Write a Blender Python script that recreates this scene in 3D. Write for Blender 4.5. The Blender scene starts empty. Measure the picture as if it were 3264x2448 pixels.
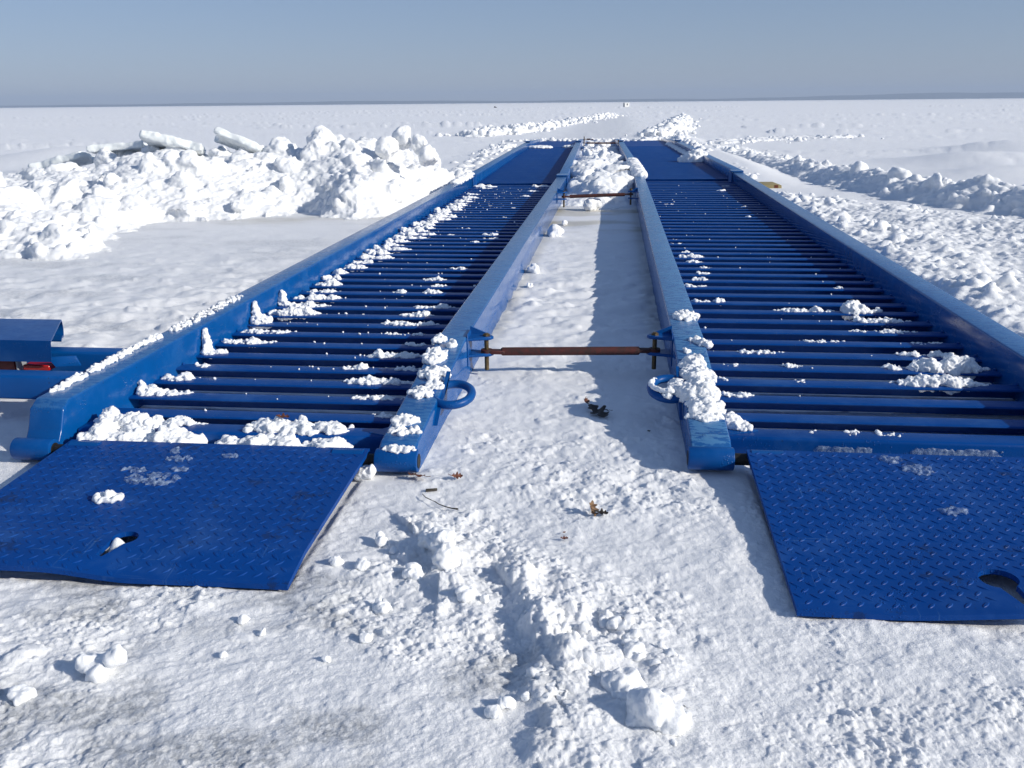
import bpy, bmesh, math, random
import numpy as np
from mathutils import Vector, Matrix

# ------------------------------------------------------------------ camera, sky, sun, exposure
SC = bpy.context.scene
COL = SC.collection
SUN_ELEV = math.radians(25.6)
SUN_DIR = Vector((0.945, -0.327, 0)).normalized() * math.cos(SUN_ELEV) + Vector((0, 0, math.sin(SUN_ELEV)))

cam_d = bpy.data.cameras.new('camera')
cam_d.sensor_width = 36.0
cam_d.lens = 36.0 * 2950 / 3264
cam_d.clip_start = 0.02
cam_d.clip_end = 60000
cam = bpy.data.objects.new('camera', cam_d)
COL.objects.link(cam)
_r = Vector((0.9943, 0.1061, -0.0089)).normalized()
_f = Vector((-0.1043, 0.9511, -0.2907)).normalized()
_u = _r.cross(_f).normalized()
_r = _f.cross(_u).normalized()
cam.matrix_world = Matrix(((_r.x, _u.x, -_f.x, 0), (_r.y, _u.y, -_f.y, 0), (_r.z, _u.z, -_f.z, 1.0), (0, 0, 0, 1)))
SC.camera = cam

world = bpy.data.worlds.new('World')
SC.world = world
world.use_nodes = True
wn = world.node_tree
for n in list(wn.nodes): wn.nodes.remove(n)
w_out = wn.nodes.new('ShaderNodeOutputWorld')
w_bg = wn.nodes.new('ShaderNodeBackground')
w_sky = wn.nodes.new('ShaderNodeTexSky')
w_sky.sky_type = 'NISHITA'
w_sky.sun_disc = False
w_sky.sun_elevation = SUN_ELEV
w_sky.sun_rotation = math.atan2(SUN_DIR.x, SUN_DIR.y)
w_sky.altitude = 200
w_sky.air_density = 1.0
w_sky.dust_density = 0.0
w_sky.ozone_density = 8.0
w_gam = wn.nodes.new('ShaderNodeGamma')
w_gam.inputs['Gamma'].default_value = 0.52     # thin high haze evens the sky out
wn.links.new(w_sky.outputs['Color'], w_gam.inputs['Color'])
w_mix = wn.nodes.new('ShaderNodeMix'); w_mix.data_type = 'RGBA'; w_mix.blend_type = 'MULTIPLY'
w_mix.inputs[0].default_value = 1.0; w_mix.inputs[7].default_value = (1.28, 1.28, 1.47, 1)
wn.links.new(w_gam.outputs['Color'], w_mix.inputs[6])
wn.links.new(w_mix.outputs[2], w_bg.inputs['Color'])
w_bg.inputs['Strength'].default_value = 0.145
wn.links.new(w_bg.outputs['Background'], w_out.inputs['Surface'])

sun_d = bpy.data.lights.new('sun', 'SUN')
sun_d.energy = 4.75
sun_d.angle = math.radians(0.55)
sun_d.color = (1.0, 0.945, 0.85)
sun = bpy.data.objects.new('sun', sun_d)
COL.objects.link(sun)
sun.rotation_euler = SUN_DIR.to_track_quat('Z', 'Y').to_euler()
sun.location = SUN_DIR * 50

SC.view_settings.view_transform = 'Standard'
SC.view_settings.look = 'None'
SC.view_settings.exposure = 0.0
SC.view_settings.gamma = 1.0

# ------------------------------------------------------------------ numpy noise
def _h(ix, iy, iz, seed):
    n = (ix.astype(np.int64) * 73856093) ^ (iy.astype(np.int64) * 19349663) ^ (iz.astype(np.int64) * 83492791) ^ (seed * 2654435761 & 0x7fffffff)
    n = (n ^ (n >> 13)) * 1274126177 & 0x7fffffff
    n = (n ^ (n >> 16)) * 668265263 & 0x7fffffff
    return ((n ^ (n >> 15)) & 0xffffff).astype(np.float64) / 16777215.0

def vn2(x, y, seed=0):
    x0 = np.floor(x); y0 = np.floor(y)
    fx = x - x0; fy = y - y0
    ux = fx * fx * fx * (fx * (fx * 6 - 15) + 10); uy = fy * fy * fy * (fy * (fy * 6 - 15) + 10)
    ix = x0.astype(np.int64); iy = y0.astype(np.int64); z = np.zeros_like(ix)
    a = _h(ix, iy, z, seed); b = _h(ix + 1, iy, z, seed); c = _h(ix, iy + 1, z, seed); d = _h(ix + 1, iy + 1, z, seed)
    return ((a + (b - a) * ux) * (1 - uy) + (c + (d - c) * ux) * uy) * 2 - 1

def fbm2(x, y, oct=3, seed=0):
    s = 0; a = 1.0; t = 0
    for o in range(oct):
        s = s + a * vn2(x * 2 ** o + 17.3 * o, y * 2 ** o - 9.1 * o, seed + o * 7); t += a; a *= .5
    return s / t

def wor2(x, y, seed=0):
    ix = np.floor(x).astype(np.int64); iy = np.floor(y).astype(np.int64)
    best = np.full(x.shape, 9.0); z = np.zeros_like(ix); bid = np.zeros(x.shape)
    for dx in (-1, 0, 1):
        for dy in (-1, 0, 1):
            cx = ix + dx; cy = iy + dy
            h = _h(cx, cy, z, seed)
            px = cx + h; py = cy + _h(cx, cy, z, seed + 91)
            d = (px - x) ** 2 + (py - y) ** 2
            m = d < best
            best = np.where(m, d, best); bid = np.where(m, (h * 7.13) % 1.0, bid)
    return np.sqrt(best), bid

def vn3(p, seed=0):
    x, y, z = p[:, 0], p[:, 1], p[:, 2]
    x0 = np.floor(x); y0 = np.floor(y); z0 = np.floor(z)
    fx = x - x0; fy = y - y0; fz = z - z0
    ux = fx * fx * (3 - 2 * fx); uy = fy * fy * (3 - 2 * fy); uz = fz * fz * (3 - 2 * fz)
    ix = x0.astype(np.int64); iy = y0.astype(np.int64); iz = z0.astype(np.int64)
    def L(k):
        a = _h(ix, iy, iz + k, seed); b = _h(ix + 1, iy, iz + k, seed); c = _h(ix, iy + 1, iz + k, seed); d = _h(ix + 1, iy + 1, iz + k, seed)
        return (a + (b - a) * ux) * (1 - uy) + (c + (d - c) * ux) * uy
    l0 = L(0); l1 = L(1)
    return (l0 + (l1 - l0) * uz) * 2 - 1

def sst(a, b, x):
    t = np.clip((x - a) / (b - a), 0, 1)
    return t * t * (3 - 2 * t)

# ------------------------------------------------------------------ materials
def newmat(name):
    m = bpy.data.materials.new(name); m.use_nodes = True
    nt = m.node_tree
    b = nt.nodes['Principled BSDF']
    return m, nt, b

def nd(nt, t, **kw):
    n = nt.nodes.new(t)
    for k, v in kw.items():
        if k in n.inputs: n.inputs[k].default_value = v
        else: setattr(n, k, v)
    return n

def noise(nt, scale, detail=4, rough=.55, vec=None, coord='pos'):
    n = nd(nt, 'ShaderNodeTexNoise', Scale=scale, Detail=detail, Roughness=rough)
    if vec is None:
        g = nt.nodes.new('ShaderNodeNewGeometry' if coord == 'pos' else 'ShaderNodeTexCoord')
        vec = g.outputs['Position'] if coord == 'pos' else g.outputs['Object']
    nt.links.new(vec, n.inputs['Vector'])
    return n.outputs['Fac']

def ramp(nt, fac, a, b, ca=(0, 0, 0, 1), cb=(1, 1, 1, 1)):
    r = nt.nodes.new('ShaderNodeValToRGB')
    r.color_ramp.elements[0].position = a; r.color_ramp.elements[0].color = ca
    r.color_ramp.elements[1].position = b; r.color_ramp.elements[1].color = cb
    nt.links.new(fac, r.inputs['Fac'])
    return r.outputs['Color']

def mixc(nt, fac, a, b):
    m = nt.nodes.new('ShaderNodeMix'); m.data_type = 'RGBA'
    for s, v in ((m.inputs[0], fac), (m.inputs[6], a), (m.inputs[7], b)):
        if isinstance(v, (tuple, float, int)): s.default_value = v
        else: nt.links.new(v, s)
    return m.outputs[2]

def math_(nt, op, a, b=None):
    m = nt.nodes.new('ShaderNodeMath'); m.operation = op
    for s, v in ((m.inputs[0], a), (m.inputs[1], b)):
        if v is None: continue
        if isinstance(v, (int, float)): s.default_value = v
        else: nt.links.new(v, s)
    return m.outputs[0]

def bump(nt, h, dist, strength=1.0, prev=None):
    b = nd(nt, 'ShaderNodeBump', Strength=strength, Distance=dist)
    nt.links.new(h, b.inputs['Height'])
    if prev is not None: nt.links.new(prev, b.inputs['Normal'])
    return b.outputs['Normal']

def snow_mat(name, tint=(.90, .91, .92), grain=.0022, gscale=300, dirty=False, ice=0.0, sss=.012):
    m, nt, b = newmat(name)
    n1 = noise(nt, 6, 5)
    col = mixc(nt, n1, tuple(c * .93 for c in tint) + (1,), tint + (1,))
    if dirty:
        at = nd(nt, 'ShaderNodeAttribute', attribute_name='icy')
        at2 = nd(nt, 'ShaderNodeAttribute', attribute_name='brown')
        sp = ramp(nt, noise(nt, 55, 3, .65), .42, .62)
        sp2 = math_(nt, 'MULTIPLY', at.outputs['Fac'], math_(nt, 'ADD', .35, math_(nt, 'MULTIPLY', sp, .65)))
        col = mixc(nt, sp2, col, (.44, .455, .475, 1))
        col = mixc(nt, at2.outputs['Fac'], col, (.40, .36, .26, 1))
        rr = math_(nt, 'SUBTRACT', .62, math_(nt, 'MULTIPLY', at.outputs['Fac'], .3))
        nt.links.new(rr, b.inputs['Roughness'])
    else:
        b.inputs['Roughness'].default_value = .6
    nt.links.new(col, b.inputs['Base Color'])
    b.inputs['Specular IOR Level'].default_value = .3
    if sss:
        b.subsurface_method = 'RANDOM_WALK'
        b.inputs['Subsurface Weight'].default_value = .7
        b.inputs['Subsurface Scale'].default_value = sss
        b.inputs['Subsurface Radius'].default_value = (1.0, 1.0, 1.05)
    b.inputs['IOR'].default_value = 1.31
    if ice:
        b.inputs['Roughness'].default_value = .25
    hf = noise(nt, gscale, 3, .7)
    nt.links.new(bump(nt, hf, grain, .8), b.inputs['Normal'])
    return m

SNOW = snow_mat('snow', sss=.005)
SNOW_PILE = snow_mat('bank_snow', tint=(.84, .85, .86), grain=.006, gscale=90, sss=.035)
SNOW_GROUND = snow_mat('ground_snow', grain=.004, gscale=260, tint=(.86, .868, .88), dirty=True, sss=.009)
ICE_SLAB = snow_mat('slab_ice', tint=(.80, .83, .83), grain=.004, gscale=60, ice=1)

def frost_mat():
    m, nt, b = newmat('frost_crust')
    col = mixc(nt, noise(nt, 120, 3), (.16, .28, .50, 1), (.50, .60, .74, 1))
    nt.links.new(col, b.inputs['Base Color'])
    b.inputs['Roughness'].default_value = .35
    tr = nt.nodes.new('ShaderNodeBsdfTransparent')
    mx = nt.nodes.new('ShaderNodeMixShader')
    f = ramp(nt, noise(nt, 60, 5, .7), .36, .66)
    f2 = math_(nt, 'ADD', .05, math_(nt, 'MULTIPLY', f, .55))
    nt.links.new(f2, mx.inputs[0])
    nt.links.new(tr.outputs[0], mx.inputs[1]); nt.links.new(b.outputs[0], mx.inputs[2])
    nt.links.new(mx.outputs[0], nt.nodes['Material Output'].inputs['Surface'])
    nt.links.new(bump(nt, noise(nt, 220, 3), .002, .7), b.inputs['Normal'])
    return m
FROST = frost_mat()

def paint_mat(name, base=(.004, .043, .235), frost=0.0, rough=.36, drops=True, spec=.4, film=0.0, scratch=0.0):
    m, nt, b = newmat(name)
    n1 = noise(nt, 9, 5, .6)
    col = mixc(nt, n1, tuple(c * .78 for c in base) + (1,), tuple(min(1, c * 1.12) for c in base) + (1,))
    # fine scuffs that let grey steel dust show
    sc = ramp(nt, noise(nt, 140, 4, .7), .66, .74)
    col = mixc(nt, math_(nt, 'MULTIPLY', sc, .18), col, (.10, .16, .26, 1))
    # chipped spots down to dark primer, and salt bloom in broad soft stains
    chip = ramp(nt, noise(nt, 42, 6, .72), .685, .70)
    col = mixc(nt, math_(nt, 'MULTIPLY', chip, .75), col, (.018, .016, .018, 1))
    salt = ramp(nt, noise(nt, 4.5, 6, .68), .52, .75)
    col = mixc(nt, math_(nt, 'MULTIPLY', salt, .10), col, (.20, .38, .55, 1))
    if scratch:
        g3 = nt.nodes.new('ShaderNodeNewGeometry')
        for sc_, rot_ in (((7, 160, 7), .35), ((150, 6, 7), -.2)):
            mp3 = nd(nt, 'ShaderNodeMapping', Scale=sc_, Rotation=(0, 0, rot_)); nt.links.new(g3.outputs['Position'], mp3.inputs['Vector'])
            ln = ramp(nt, noise(nt, 1.0, 3, .6, vec=mp3.outputs[0]), .66, .70)
            col = mixc(nt, math_(nt, 'MULTIPLY', ln, scratch), col, (.06, .15, .34, 1))
        worn = ramp(nt, noise(nt, 11, 6, .7), .60, .64)
        col = mixc(nt, math_(nt, 'MULTIPLY', worn, .45), col, (.012, .016, .03, 1))
    rg = math_(nt, 'ADD', rough - .08, math_(nt, 'MULTIPLY', noise(nt, 38, 4, .6), .2))
    if frost > 0:
        g = nt.nodes.new('ShaderNodeNewGeometry')
        sx = nt.nodes.new('ShaderNodeSeparateXYZ'); nt.links.new(g.outputs['True Normal'], sx.inputs[0])
        up = ramp(nt, sx.outputs['Z'], .6, .95)
        mp = nd(nt, 'ShaderNodeMapping', Scale=(1.0, 2.6, 1.0))
        nt.links.new(g.outputs['Position'], mp.inputs['Vector'])
        big = ramp(nt, noise(nt, 26, 5, .62, vec=mp.outputs[0]), .44, .52)
        fm = math_(nt, 'MULTIPLY', up, math_(nt, 'ADD', math_(nt, 'MULTIPLY', big, frost), math_(nt, 'MULTIPLY', noise(nt, 3, 3), film * 2)))  # frost blotches, plus a film painting the sky's sheen into upward faces
        col = mixc(nt, fm, col, (.17, .40, .60, 1))
        rg = math_(nt, 'ADD', rg, math_(nt, 'MULTIPLY', fm, .35))
    nt.links.new(col, b.inputs['Base Color'])
    nt.links.new(rg, b.inputs['Roughness'])
    b.inputs['Specular IOR Level'].default_value = spec
    nm = bump(nt, noise(nt, 5, 2), .006, .25)
    if drops:
        vo = nd(nt, 'ShaderNodeTexVoronoi', Scale=130)
        g2 = nt.nodes.new('ShaderNodeNewGeometry'); nt.links.new(g2.outputs['Position'], vo.inputs['Vector'])
        dm = ramp(nt, vo.outputs['Distance'], .16, .34, (1, 1, 1, 1), (0, 0, 0, 1))
        dm2 = math_(nt, 'MULTIPLY', dm, ramp(nt, noise(nt, 14, 3), .5, .6))
        nm = bump(nt, dm2, .0016, .7, nm)
    nt.links.new(nm, b.inputs['Normal'])
    return m
PAINT = paint_mat('blue_paint', base=(.0008, .068, .27), spec=.22)
PAINT_BAR = paint_mat('bar_paint', base=(.0006, .054, .25), rough=.34, spec=.13)
PAINT_RAIL = paint_mat('rail_paint', base=(.0008, .074, .28), frost=.14, rough=.15, spec=.42, film=.06)
PAINT_FROSTY = paint_mat('frosty_rail_paint', base=(.0008, .074, .28), frost=.34, rough=.18, spec=.42, film=.08)
PAINT_PLATE = paint_mat('plate_paint', base=(.0006, .050, .25), rough=.44, spec=.14, scratch=.35)

def plain(name, col, rough=.6, metal=0.0, nscale=60, var=.35, col2=None):
    m, nt, b = newmat(name)
    c2 = col2 or tuple(c * var for c in col)
    nt.links.new(mixc(nt, ramp(nt, noise(nt, nscale, 5, .65, coord='obj'), .35, .65), tuple(col) + (1,), tuple(c2) + (1,)), b.inputs['Base Color'])
    b.inputs['Roughness'].default_value = rough; b.inputs['Metallic'].default_value = metal
    nt.links.new(bump(nt, noise(nt, nscale * 2, 4, coord='obj'), .001, .5), b.inputs['Normal'])
    return m
RUST = plain('rusty_steel', (.080, .012, .009), .75, 0, 45, col2=(.026, .011, .010))
BOLT = plain('yellowed_bolt_steel', (.16, .11, .05), .5, .5, 90)
DARKST = plain('dark_bare_steel', (.03, .028, .026), .6, .4, 70)
REDLAMP = plain('red_lens', (.42, .012, .010), .25, 0, 20, var=.7)
REDBASE = plain('dark_red_lens', (.17, .008, .008), .35, 0, 20, var=.6)
WHITEP = plain('white_panel', (.78, .78, .76), .5, 0, 8, var=.92)
GREYP = plain('grey_panel', (.30, .32, .34), .6, 0, 8, var=.85)
DARKG = plain('window_dark', (.02, .022, .028), .15, 0, 8, var=.9)
WOOD = plain('weathered_timber', (.30, .25, .12), .8, 0, 30, col2=(.26, .20, .09))
WOODRED = plain('rusty_end_stain', (.22, .05, .02), .8, 0, 40)
LEAF = plain('dry_leaf', (.16, .048, .022), .7, 0, 120, col2=(.075, .022, .012))
LEAFT = plain('tan_leaf', (.24, .14, .065), .7, 0, 120, col2=(.10, .05, .025))
LEAFD = plain('dark_wet_leaf', (.028, .020, .014), .5, 0, 120, col2=(.014, .010, .008))
BARK = plain('twig_bark', (.055, .045, .035), .8, 0, 200)
HILL = plain('far_woodland', (.045, .055, .05), .9, 0, .004, col2=(.11, .11, .10))

# ------------------------------------------------------------------ object helpers
def tag(o, label=None, cat=None, group=None, kind=None):
    if label: o['label'] = label
    if cat: o['category'] = cat
    if group: o['group'] = group
    if kind: o['kind'] = kind
    return o

def empty(name, loc=(0, 0, 0), rz=0.0):
    o = bpy.data.objects.new(name, None); COL.objects.link(o)
    o.location = loc; o.rotation_euler = (0, 0, rz); o.empty_display_size = .1
    return o

def link(name, me, mat, parent=None):
    o = bpy.data.objects.new(name, me); COL.objects.link(o)
    if mat is not None:
        me.materials.clear(); me.materials.append(mat)
    if parent is not None: o.parent = parent
    return o

def np_mesh(name, V, F, smooth=True):
    me = bpy.data.meshes.new(name)
    V = np.asarray(V, np.float32); F = np.asarray(F, np.int32)
    k = F.shape[1]
    me.vertices.add(len(V)); me.vertices.foreach_set('co', V.ravel())
    me.loops.add(F.size); me.loops.foreach_set('vertex_index', F.ravel())
    me.polygons.add(len(F))
    me.polygons.foreach_set('loop_start', np.arange(0, F.size, k, dtype=np.int32))
    me.polygons.foreach_set('loop_total', np.full(len(F), k, np.int32))
    if smooth: me.polygons.foreach_set('use_smooth', np.ones(len(F), bool))
    me.update(calc_edges=True); me.validate()
    return me

class MB:
    def __init__(s): s.bm = bmesh.new()
    def merge(s, b2):
        t = bpy.data.meshes.new('t'); b2.to_mesh(t); b2.free(); s.bm.from_mesh(t); bpy.data.meshes.remove(t)
    def prism(s, pts, x0, x1, bev=0.0, seg=2, axis='x'):
        """pts: polygon in (y,z) extruded along x, or (x,y) extruded along z when axis is 'z'"""
        b = bmesh.new()
        if axis == 'x':
            a = [b.verts.new((x0, p[0], p[1])) for p in pts]; c = [b.verts.new((x1, p[0], p[1])) for p in pts]
        elif axis == 'y':
            a = [b.verts.new((p[0], x0, p[1])) for p in pts]; c = [b.verts.new((p[0], x1, p[1])) for p in pts]
        else:
            a = [b.verts.new((p[0], p[1], x0)) for p in pts]; c = [b.verts.new((p[0], p[1], x1)) for p in pts]
        n = len(pts)
        b.faces.new(a); b.faces.new(c[::-1])
        for i in range(n): b.faces.new((a[i], c[i], c[(i + 1) % n], a[(i + 1) % n]))
        bmesh.ops.recalc_face_normals(b, faces=b.faces)
        if bev > 0:
            bmesh.ops.bevel(b, geom=list(b.edges), offset=bev, segments=seg, profile=.5, affect='EDGES')
        s.merge(b); return s
    def box(s, x0, x1, y0, y1, z0, z1, bev=0.0, seg=2):
        return s.prism([(y0, z0), (y1, z0), (y1, z1), (y0, z1)], x0, x1, bev, seg)
    def hexa(s, P, bev=0.0, seg=2):
        b = bmesh.new(); v = [b.verts.new(p) for p in P]
        for f in ((0, 1, 2, 3), (7, 6, 5, 4), (0, 4, 5, 1), (1, 5, 6, 2), (2, 6, 7, 3), (3, 7, 4, 0)): b.faces.new([v[i] for i in f])
        bmesh.ops.recalc_face_normals(b, faces=b.faces)
        if bev: bmesh.ops.bevel(b, geom=list(b.edges), offset=bev, segments=seg, profile=.5, affect='EDGES')
        s.merge(b); return s
    def cyl(s, p0, p1, r, seg=16, r2=None, cap=True, bev=0.0):
        b = bmesh.new(); p0 = Vector(p0); p1 = Vector(p1); d = p1 - p0
        bmesh.ops.create_cone(b, cap_ends=cap, segments=seg, radius1=r, radius2=r if r2 is None else r2, depth=d.length)
        if bev:
            bmesh.ops.bevel(b, geom=[e for e in b.edges if len([f for f in e.link_faces if len(f.verts) > 4]) == 1], offset=bev, segments=2, profile=.5, affect='EDGES')
        M = Matrix.Translation((p0 + p1) / 2) @ d.to_track_quat('Z', 'Y').to_matrix().to_4x4()
        bmesh.ops.transform(b, matrix=M, verts=b.verts)
        s.merge(b); return s
    def tube(s, pts, r, seg=8, closed=False):
        pts = [Vector(p) for p in pts]; n = len(pts); b = bmesh.new(); rings = []
        for i, p in enumerate(pts):
            if closed: t = pts[(i + 1) % n] - pts[i - 1]
            else: t = pts[min(i + 1, n - 1)] - pts[max(i - 1, 0)]
            q = t.to_track_quat('Z', 'Y'); rr = r[i] if isinstance(r, (list, tuple)) else r
            rings.append([b.verts.new(p + q @ Vector((rr * math.cos(2 * math.pi * j / seg), rr * math.sin(2 * math.pi * j / seg), 0))) for j in range(seg)])
        m = n if closed else n - 1
        for i in range(m):
            A = rings[i]; B = rings[(i + 1) % n]
            # keep rings aligned when the frame flips
            k = min(range(seg), key=lambda k: (A[0].co - B[k].co).length)
            for j in range(seg): b.faces.new((A[j], A[(j + 1) % seg], B[(j + 1 + k) % seg], B[(j + k) % seg]))
        if not closed:
            b.faces.new(rings[0][::-1]); b.faces.new(rings[-1])
        bmesh.ops.recalc_face_normals(b, faces=b.faces)
        s.merge(b); return s
    def build(s, name, mat, parent=None, smooth=40):
        me = bpy.data.meshes.new(name)
        s.bm.to_mesh(me); s.bm.free()
        if smooth:
            me.polygons.foreach_set('use_smooth', np.ones(len(me.polygons), bool))
            try: me.set_sharp_from_angle(angle=math.radians(smooth))
            except Exception: pass
        me.update()
        return link(name, me, mat, parent)

def ico(sub):
    b = bmesh.new(); bmesh.ops.create_icosphere(b, subdivisions=sub, radius=1.0)
    V = np.array([v.co[:] for v in b.verts]); F = np.array([[v.index for v in f.verts] for f in b.faces]); b.free()
    return V, F
ICO = {k: ico(k) for k in (1, 2, 3)}

def block_verts(rng, c, rad, sub=2, planes=9, sharp=.22, rot=None):
    """an irregular lump of snow: a sphere cut by random planes"""
    V, F = ICO[sub]
    n = rng.normal(size=(planes, 3)); n /= np.linalg.norm(n, axis=1)[:, None]
    hh = rng.uniform(.55, .95, planes)
    dd = np.maximum(V @ n.T, 1e-3)
    r = np.minimum((hh / dd).min(1), 1.0)
    r = r * (1 - sharp) + sharp * 1.0
    P = V * r[:, None] * np.asarray(rad)
    if rot is None:
        q = rng.normal(size=4); q /= np.linalg.norm(q); w, x, y, z = q
        R = np.array([[1 - 2 * (y * y + z * z), 2 * (x * y - z * w), 2 * (x * z + y * w)], [2 * (x * y + z * w), 1 - 2 * (x * x + z * z), 2 * (y * z - x * w)], [2 * (x * z - y * w), 2 * (y * z + x * w), 1 - 2 * (x * x + y * y)]])
    else: R = rot
    return P @ R.T + np.asarray(c), F

def euler_np(a, b, c): return np.array(Matrix.Rotation(c, 3, 'Z') @ Matrix.Rotation(b, 3, 'Y') @ Matrix.Rotation(a, 3, 'X'))

def core_grid(x0, x1, y0, y1, st, fn, zb=-.15):
    xs = np.arange(x0, x1 + st / 2, st); ys = np.arange(y0, y1 + st / 2, st)
    X, Y = np.meshgrid(xs, ys); Z = fn(X, Y)
    ny, nx = X.shape
    Z = np.maximum(Z, zb + .02)
    top = np.stack([X, Y, Z], -1).reshape(-1, 3); bot = np.stack([X, Y, np.full_like(X, zb)], -1).reshape(-1, 3)
    idx = np.arange(nx * ny).reshape(ny, nx); N = nx * ny
    q = np.stack([idx[:-1, :-1], idx[:-1, 1:], idx[1:, 1:], idx[1:, :-1]], -1).reshape(-1, 4)
    qs = [q, q[:, ::-1] + N]
    for a in (idx[0, :], idx[-1, ::-1], idx[::-1, 0], idx[:, -1]):
        qs.append(np.stack([a[:-1], a[:-1] + N, a[1:] + N, a[1:]], -1))
    Q = np.concatenate(qs)
    return np.concatenate([top, bot]), np.concatenate([Q[:, [0, 1, 2]], Q[:, [0, 2, 3]]])

def fuse(name, parts, voxel, mat, disp=((.05, .01),), seed=1, parent=None, smooth=3):
    """melt overlapping lumps into one surface (voxel remesh), then roughen it along its normals"""
    Vs = []; Fs = []; o = 0
    for V, F in parts:
        Vs.append(V); Fs.append(F + o); o += len(V)
    V = np.concatenate(Vs); F = np.concatenate(Fs)
    org = V.mean(0); org[2] = V[:, 2].min()
    me = np_mesh('t', V - org, F)
    ob = bpy.data.objects.new('t', me); COL.objects.link(ob)
    md = ob.modifiers.new('r', 'REMESH'); md.mode = 'VOXEL'; md.voxel_size = voxel
    dg = bpy.context.evaluated_depsgraph_get(); ev = ob.evaluated_get(dg)
    m2 = bpy.data.meshes.new_from_object(ev)
    bpy.data.objects.remove(ob); bpy.data.meshes.remove(me)
    n = len(m2.vertices)
    P = np.empty(n * 3, np.float32); m2.vertices.foreach_get('co', P); P = P.reshape(-1, 3).astype(float)
    # smooth the voxel staircase a little
    E = np.empty(len(m2.edges) * 2, np.int32); m2.edges.foreach_get('vertices', E); E = E.reshape(-1, 2)
    deg = np.bincount(E.ravel(), minlength=n).astype(float); deg[deg == 0] = 1
    def lap(A):
        S = np.zeros_like(A)
        for k in range(A.shape[1]):
            S[:, k] = np.bincount(E[:, 0], A[E[:, 1], k], n) + np.bincount(E[:, 1], A[E[:, 0], k], n)
        return S / deg[:, None]
    for it in range(smooth): P = P * .4 + lap(P) * .6
    m2.vertices.foreach_set('co', P.astype(np.float32).ravel()); m2.update()
    N = np.empty(n * 3, np.float32); m2.vertices.foreach_get('normal', N); N = N.reshape(-1, 3).astype(float)
    W = P + org; d = 0
    for i, (s, a) in enumerate(disp):
        if a > 0: d = d + a * vn3(W / s + 3.7 * i, seed + 13 * i)
        else: d = d - a * (.5 - np.abs(vn3(W / s + 5.1 * i, seed + 13 * i)))   # billowed: rounded crumbs
    P = P + N * d[:, None]
    m2.vertices.foreach_set('co', P.astype(np.float32).ravel())
    m2.polygons.foreach_set('use_smooth', np.ones(len(m2.polygons), bool)); m2.update()
    m2.name = name
    ob = link(name, m2, mat, parent); ob.location = org
    return ob

# ------------------------------------------------------------------ ground: one sheet to the horizon
def track_mask(x, y):
    l = sst(-1.85, -1.72, x) * (1 - sst(-.62, -.5, x)); r = sst(.2, .3, x) * (1 - sst(1.5, 1.62, x))
    return np.maximum(l, r) * sst(2.15, 2.4, y) * (1 - sst(24, 26, y))
def plate_mask(x, y):
    l = sst(-1.60, -1.56, x) * (1 - sst(-.70, -.675, x)); r = sst(.385, .41, x) * (1 - sst(1.28, 1.31, x))
    return np.maximum(l, r) * sst(1.70, 1.735, y) * (1 - sst(2.5, 2.7, y))

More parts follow.
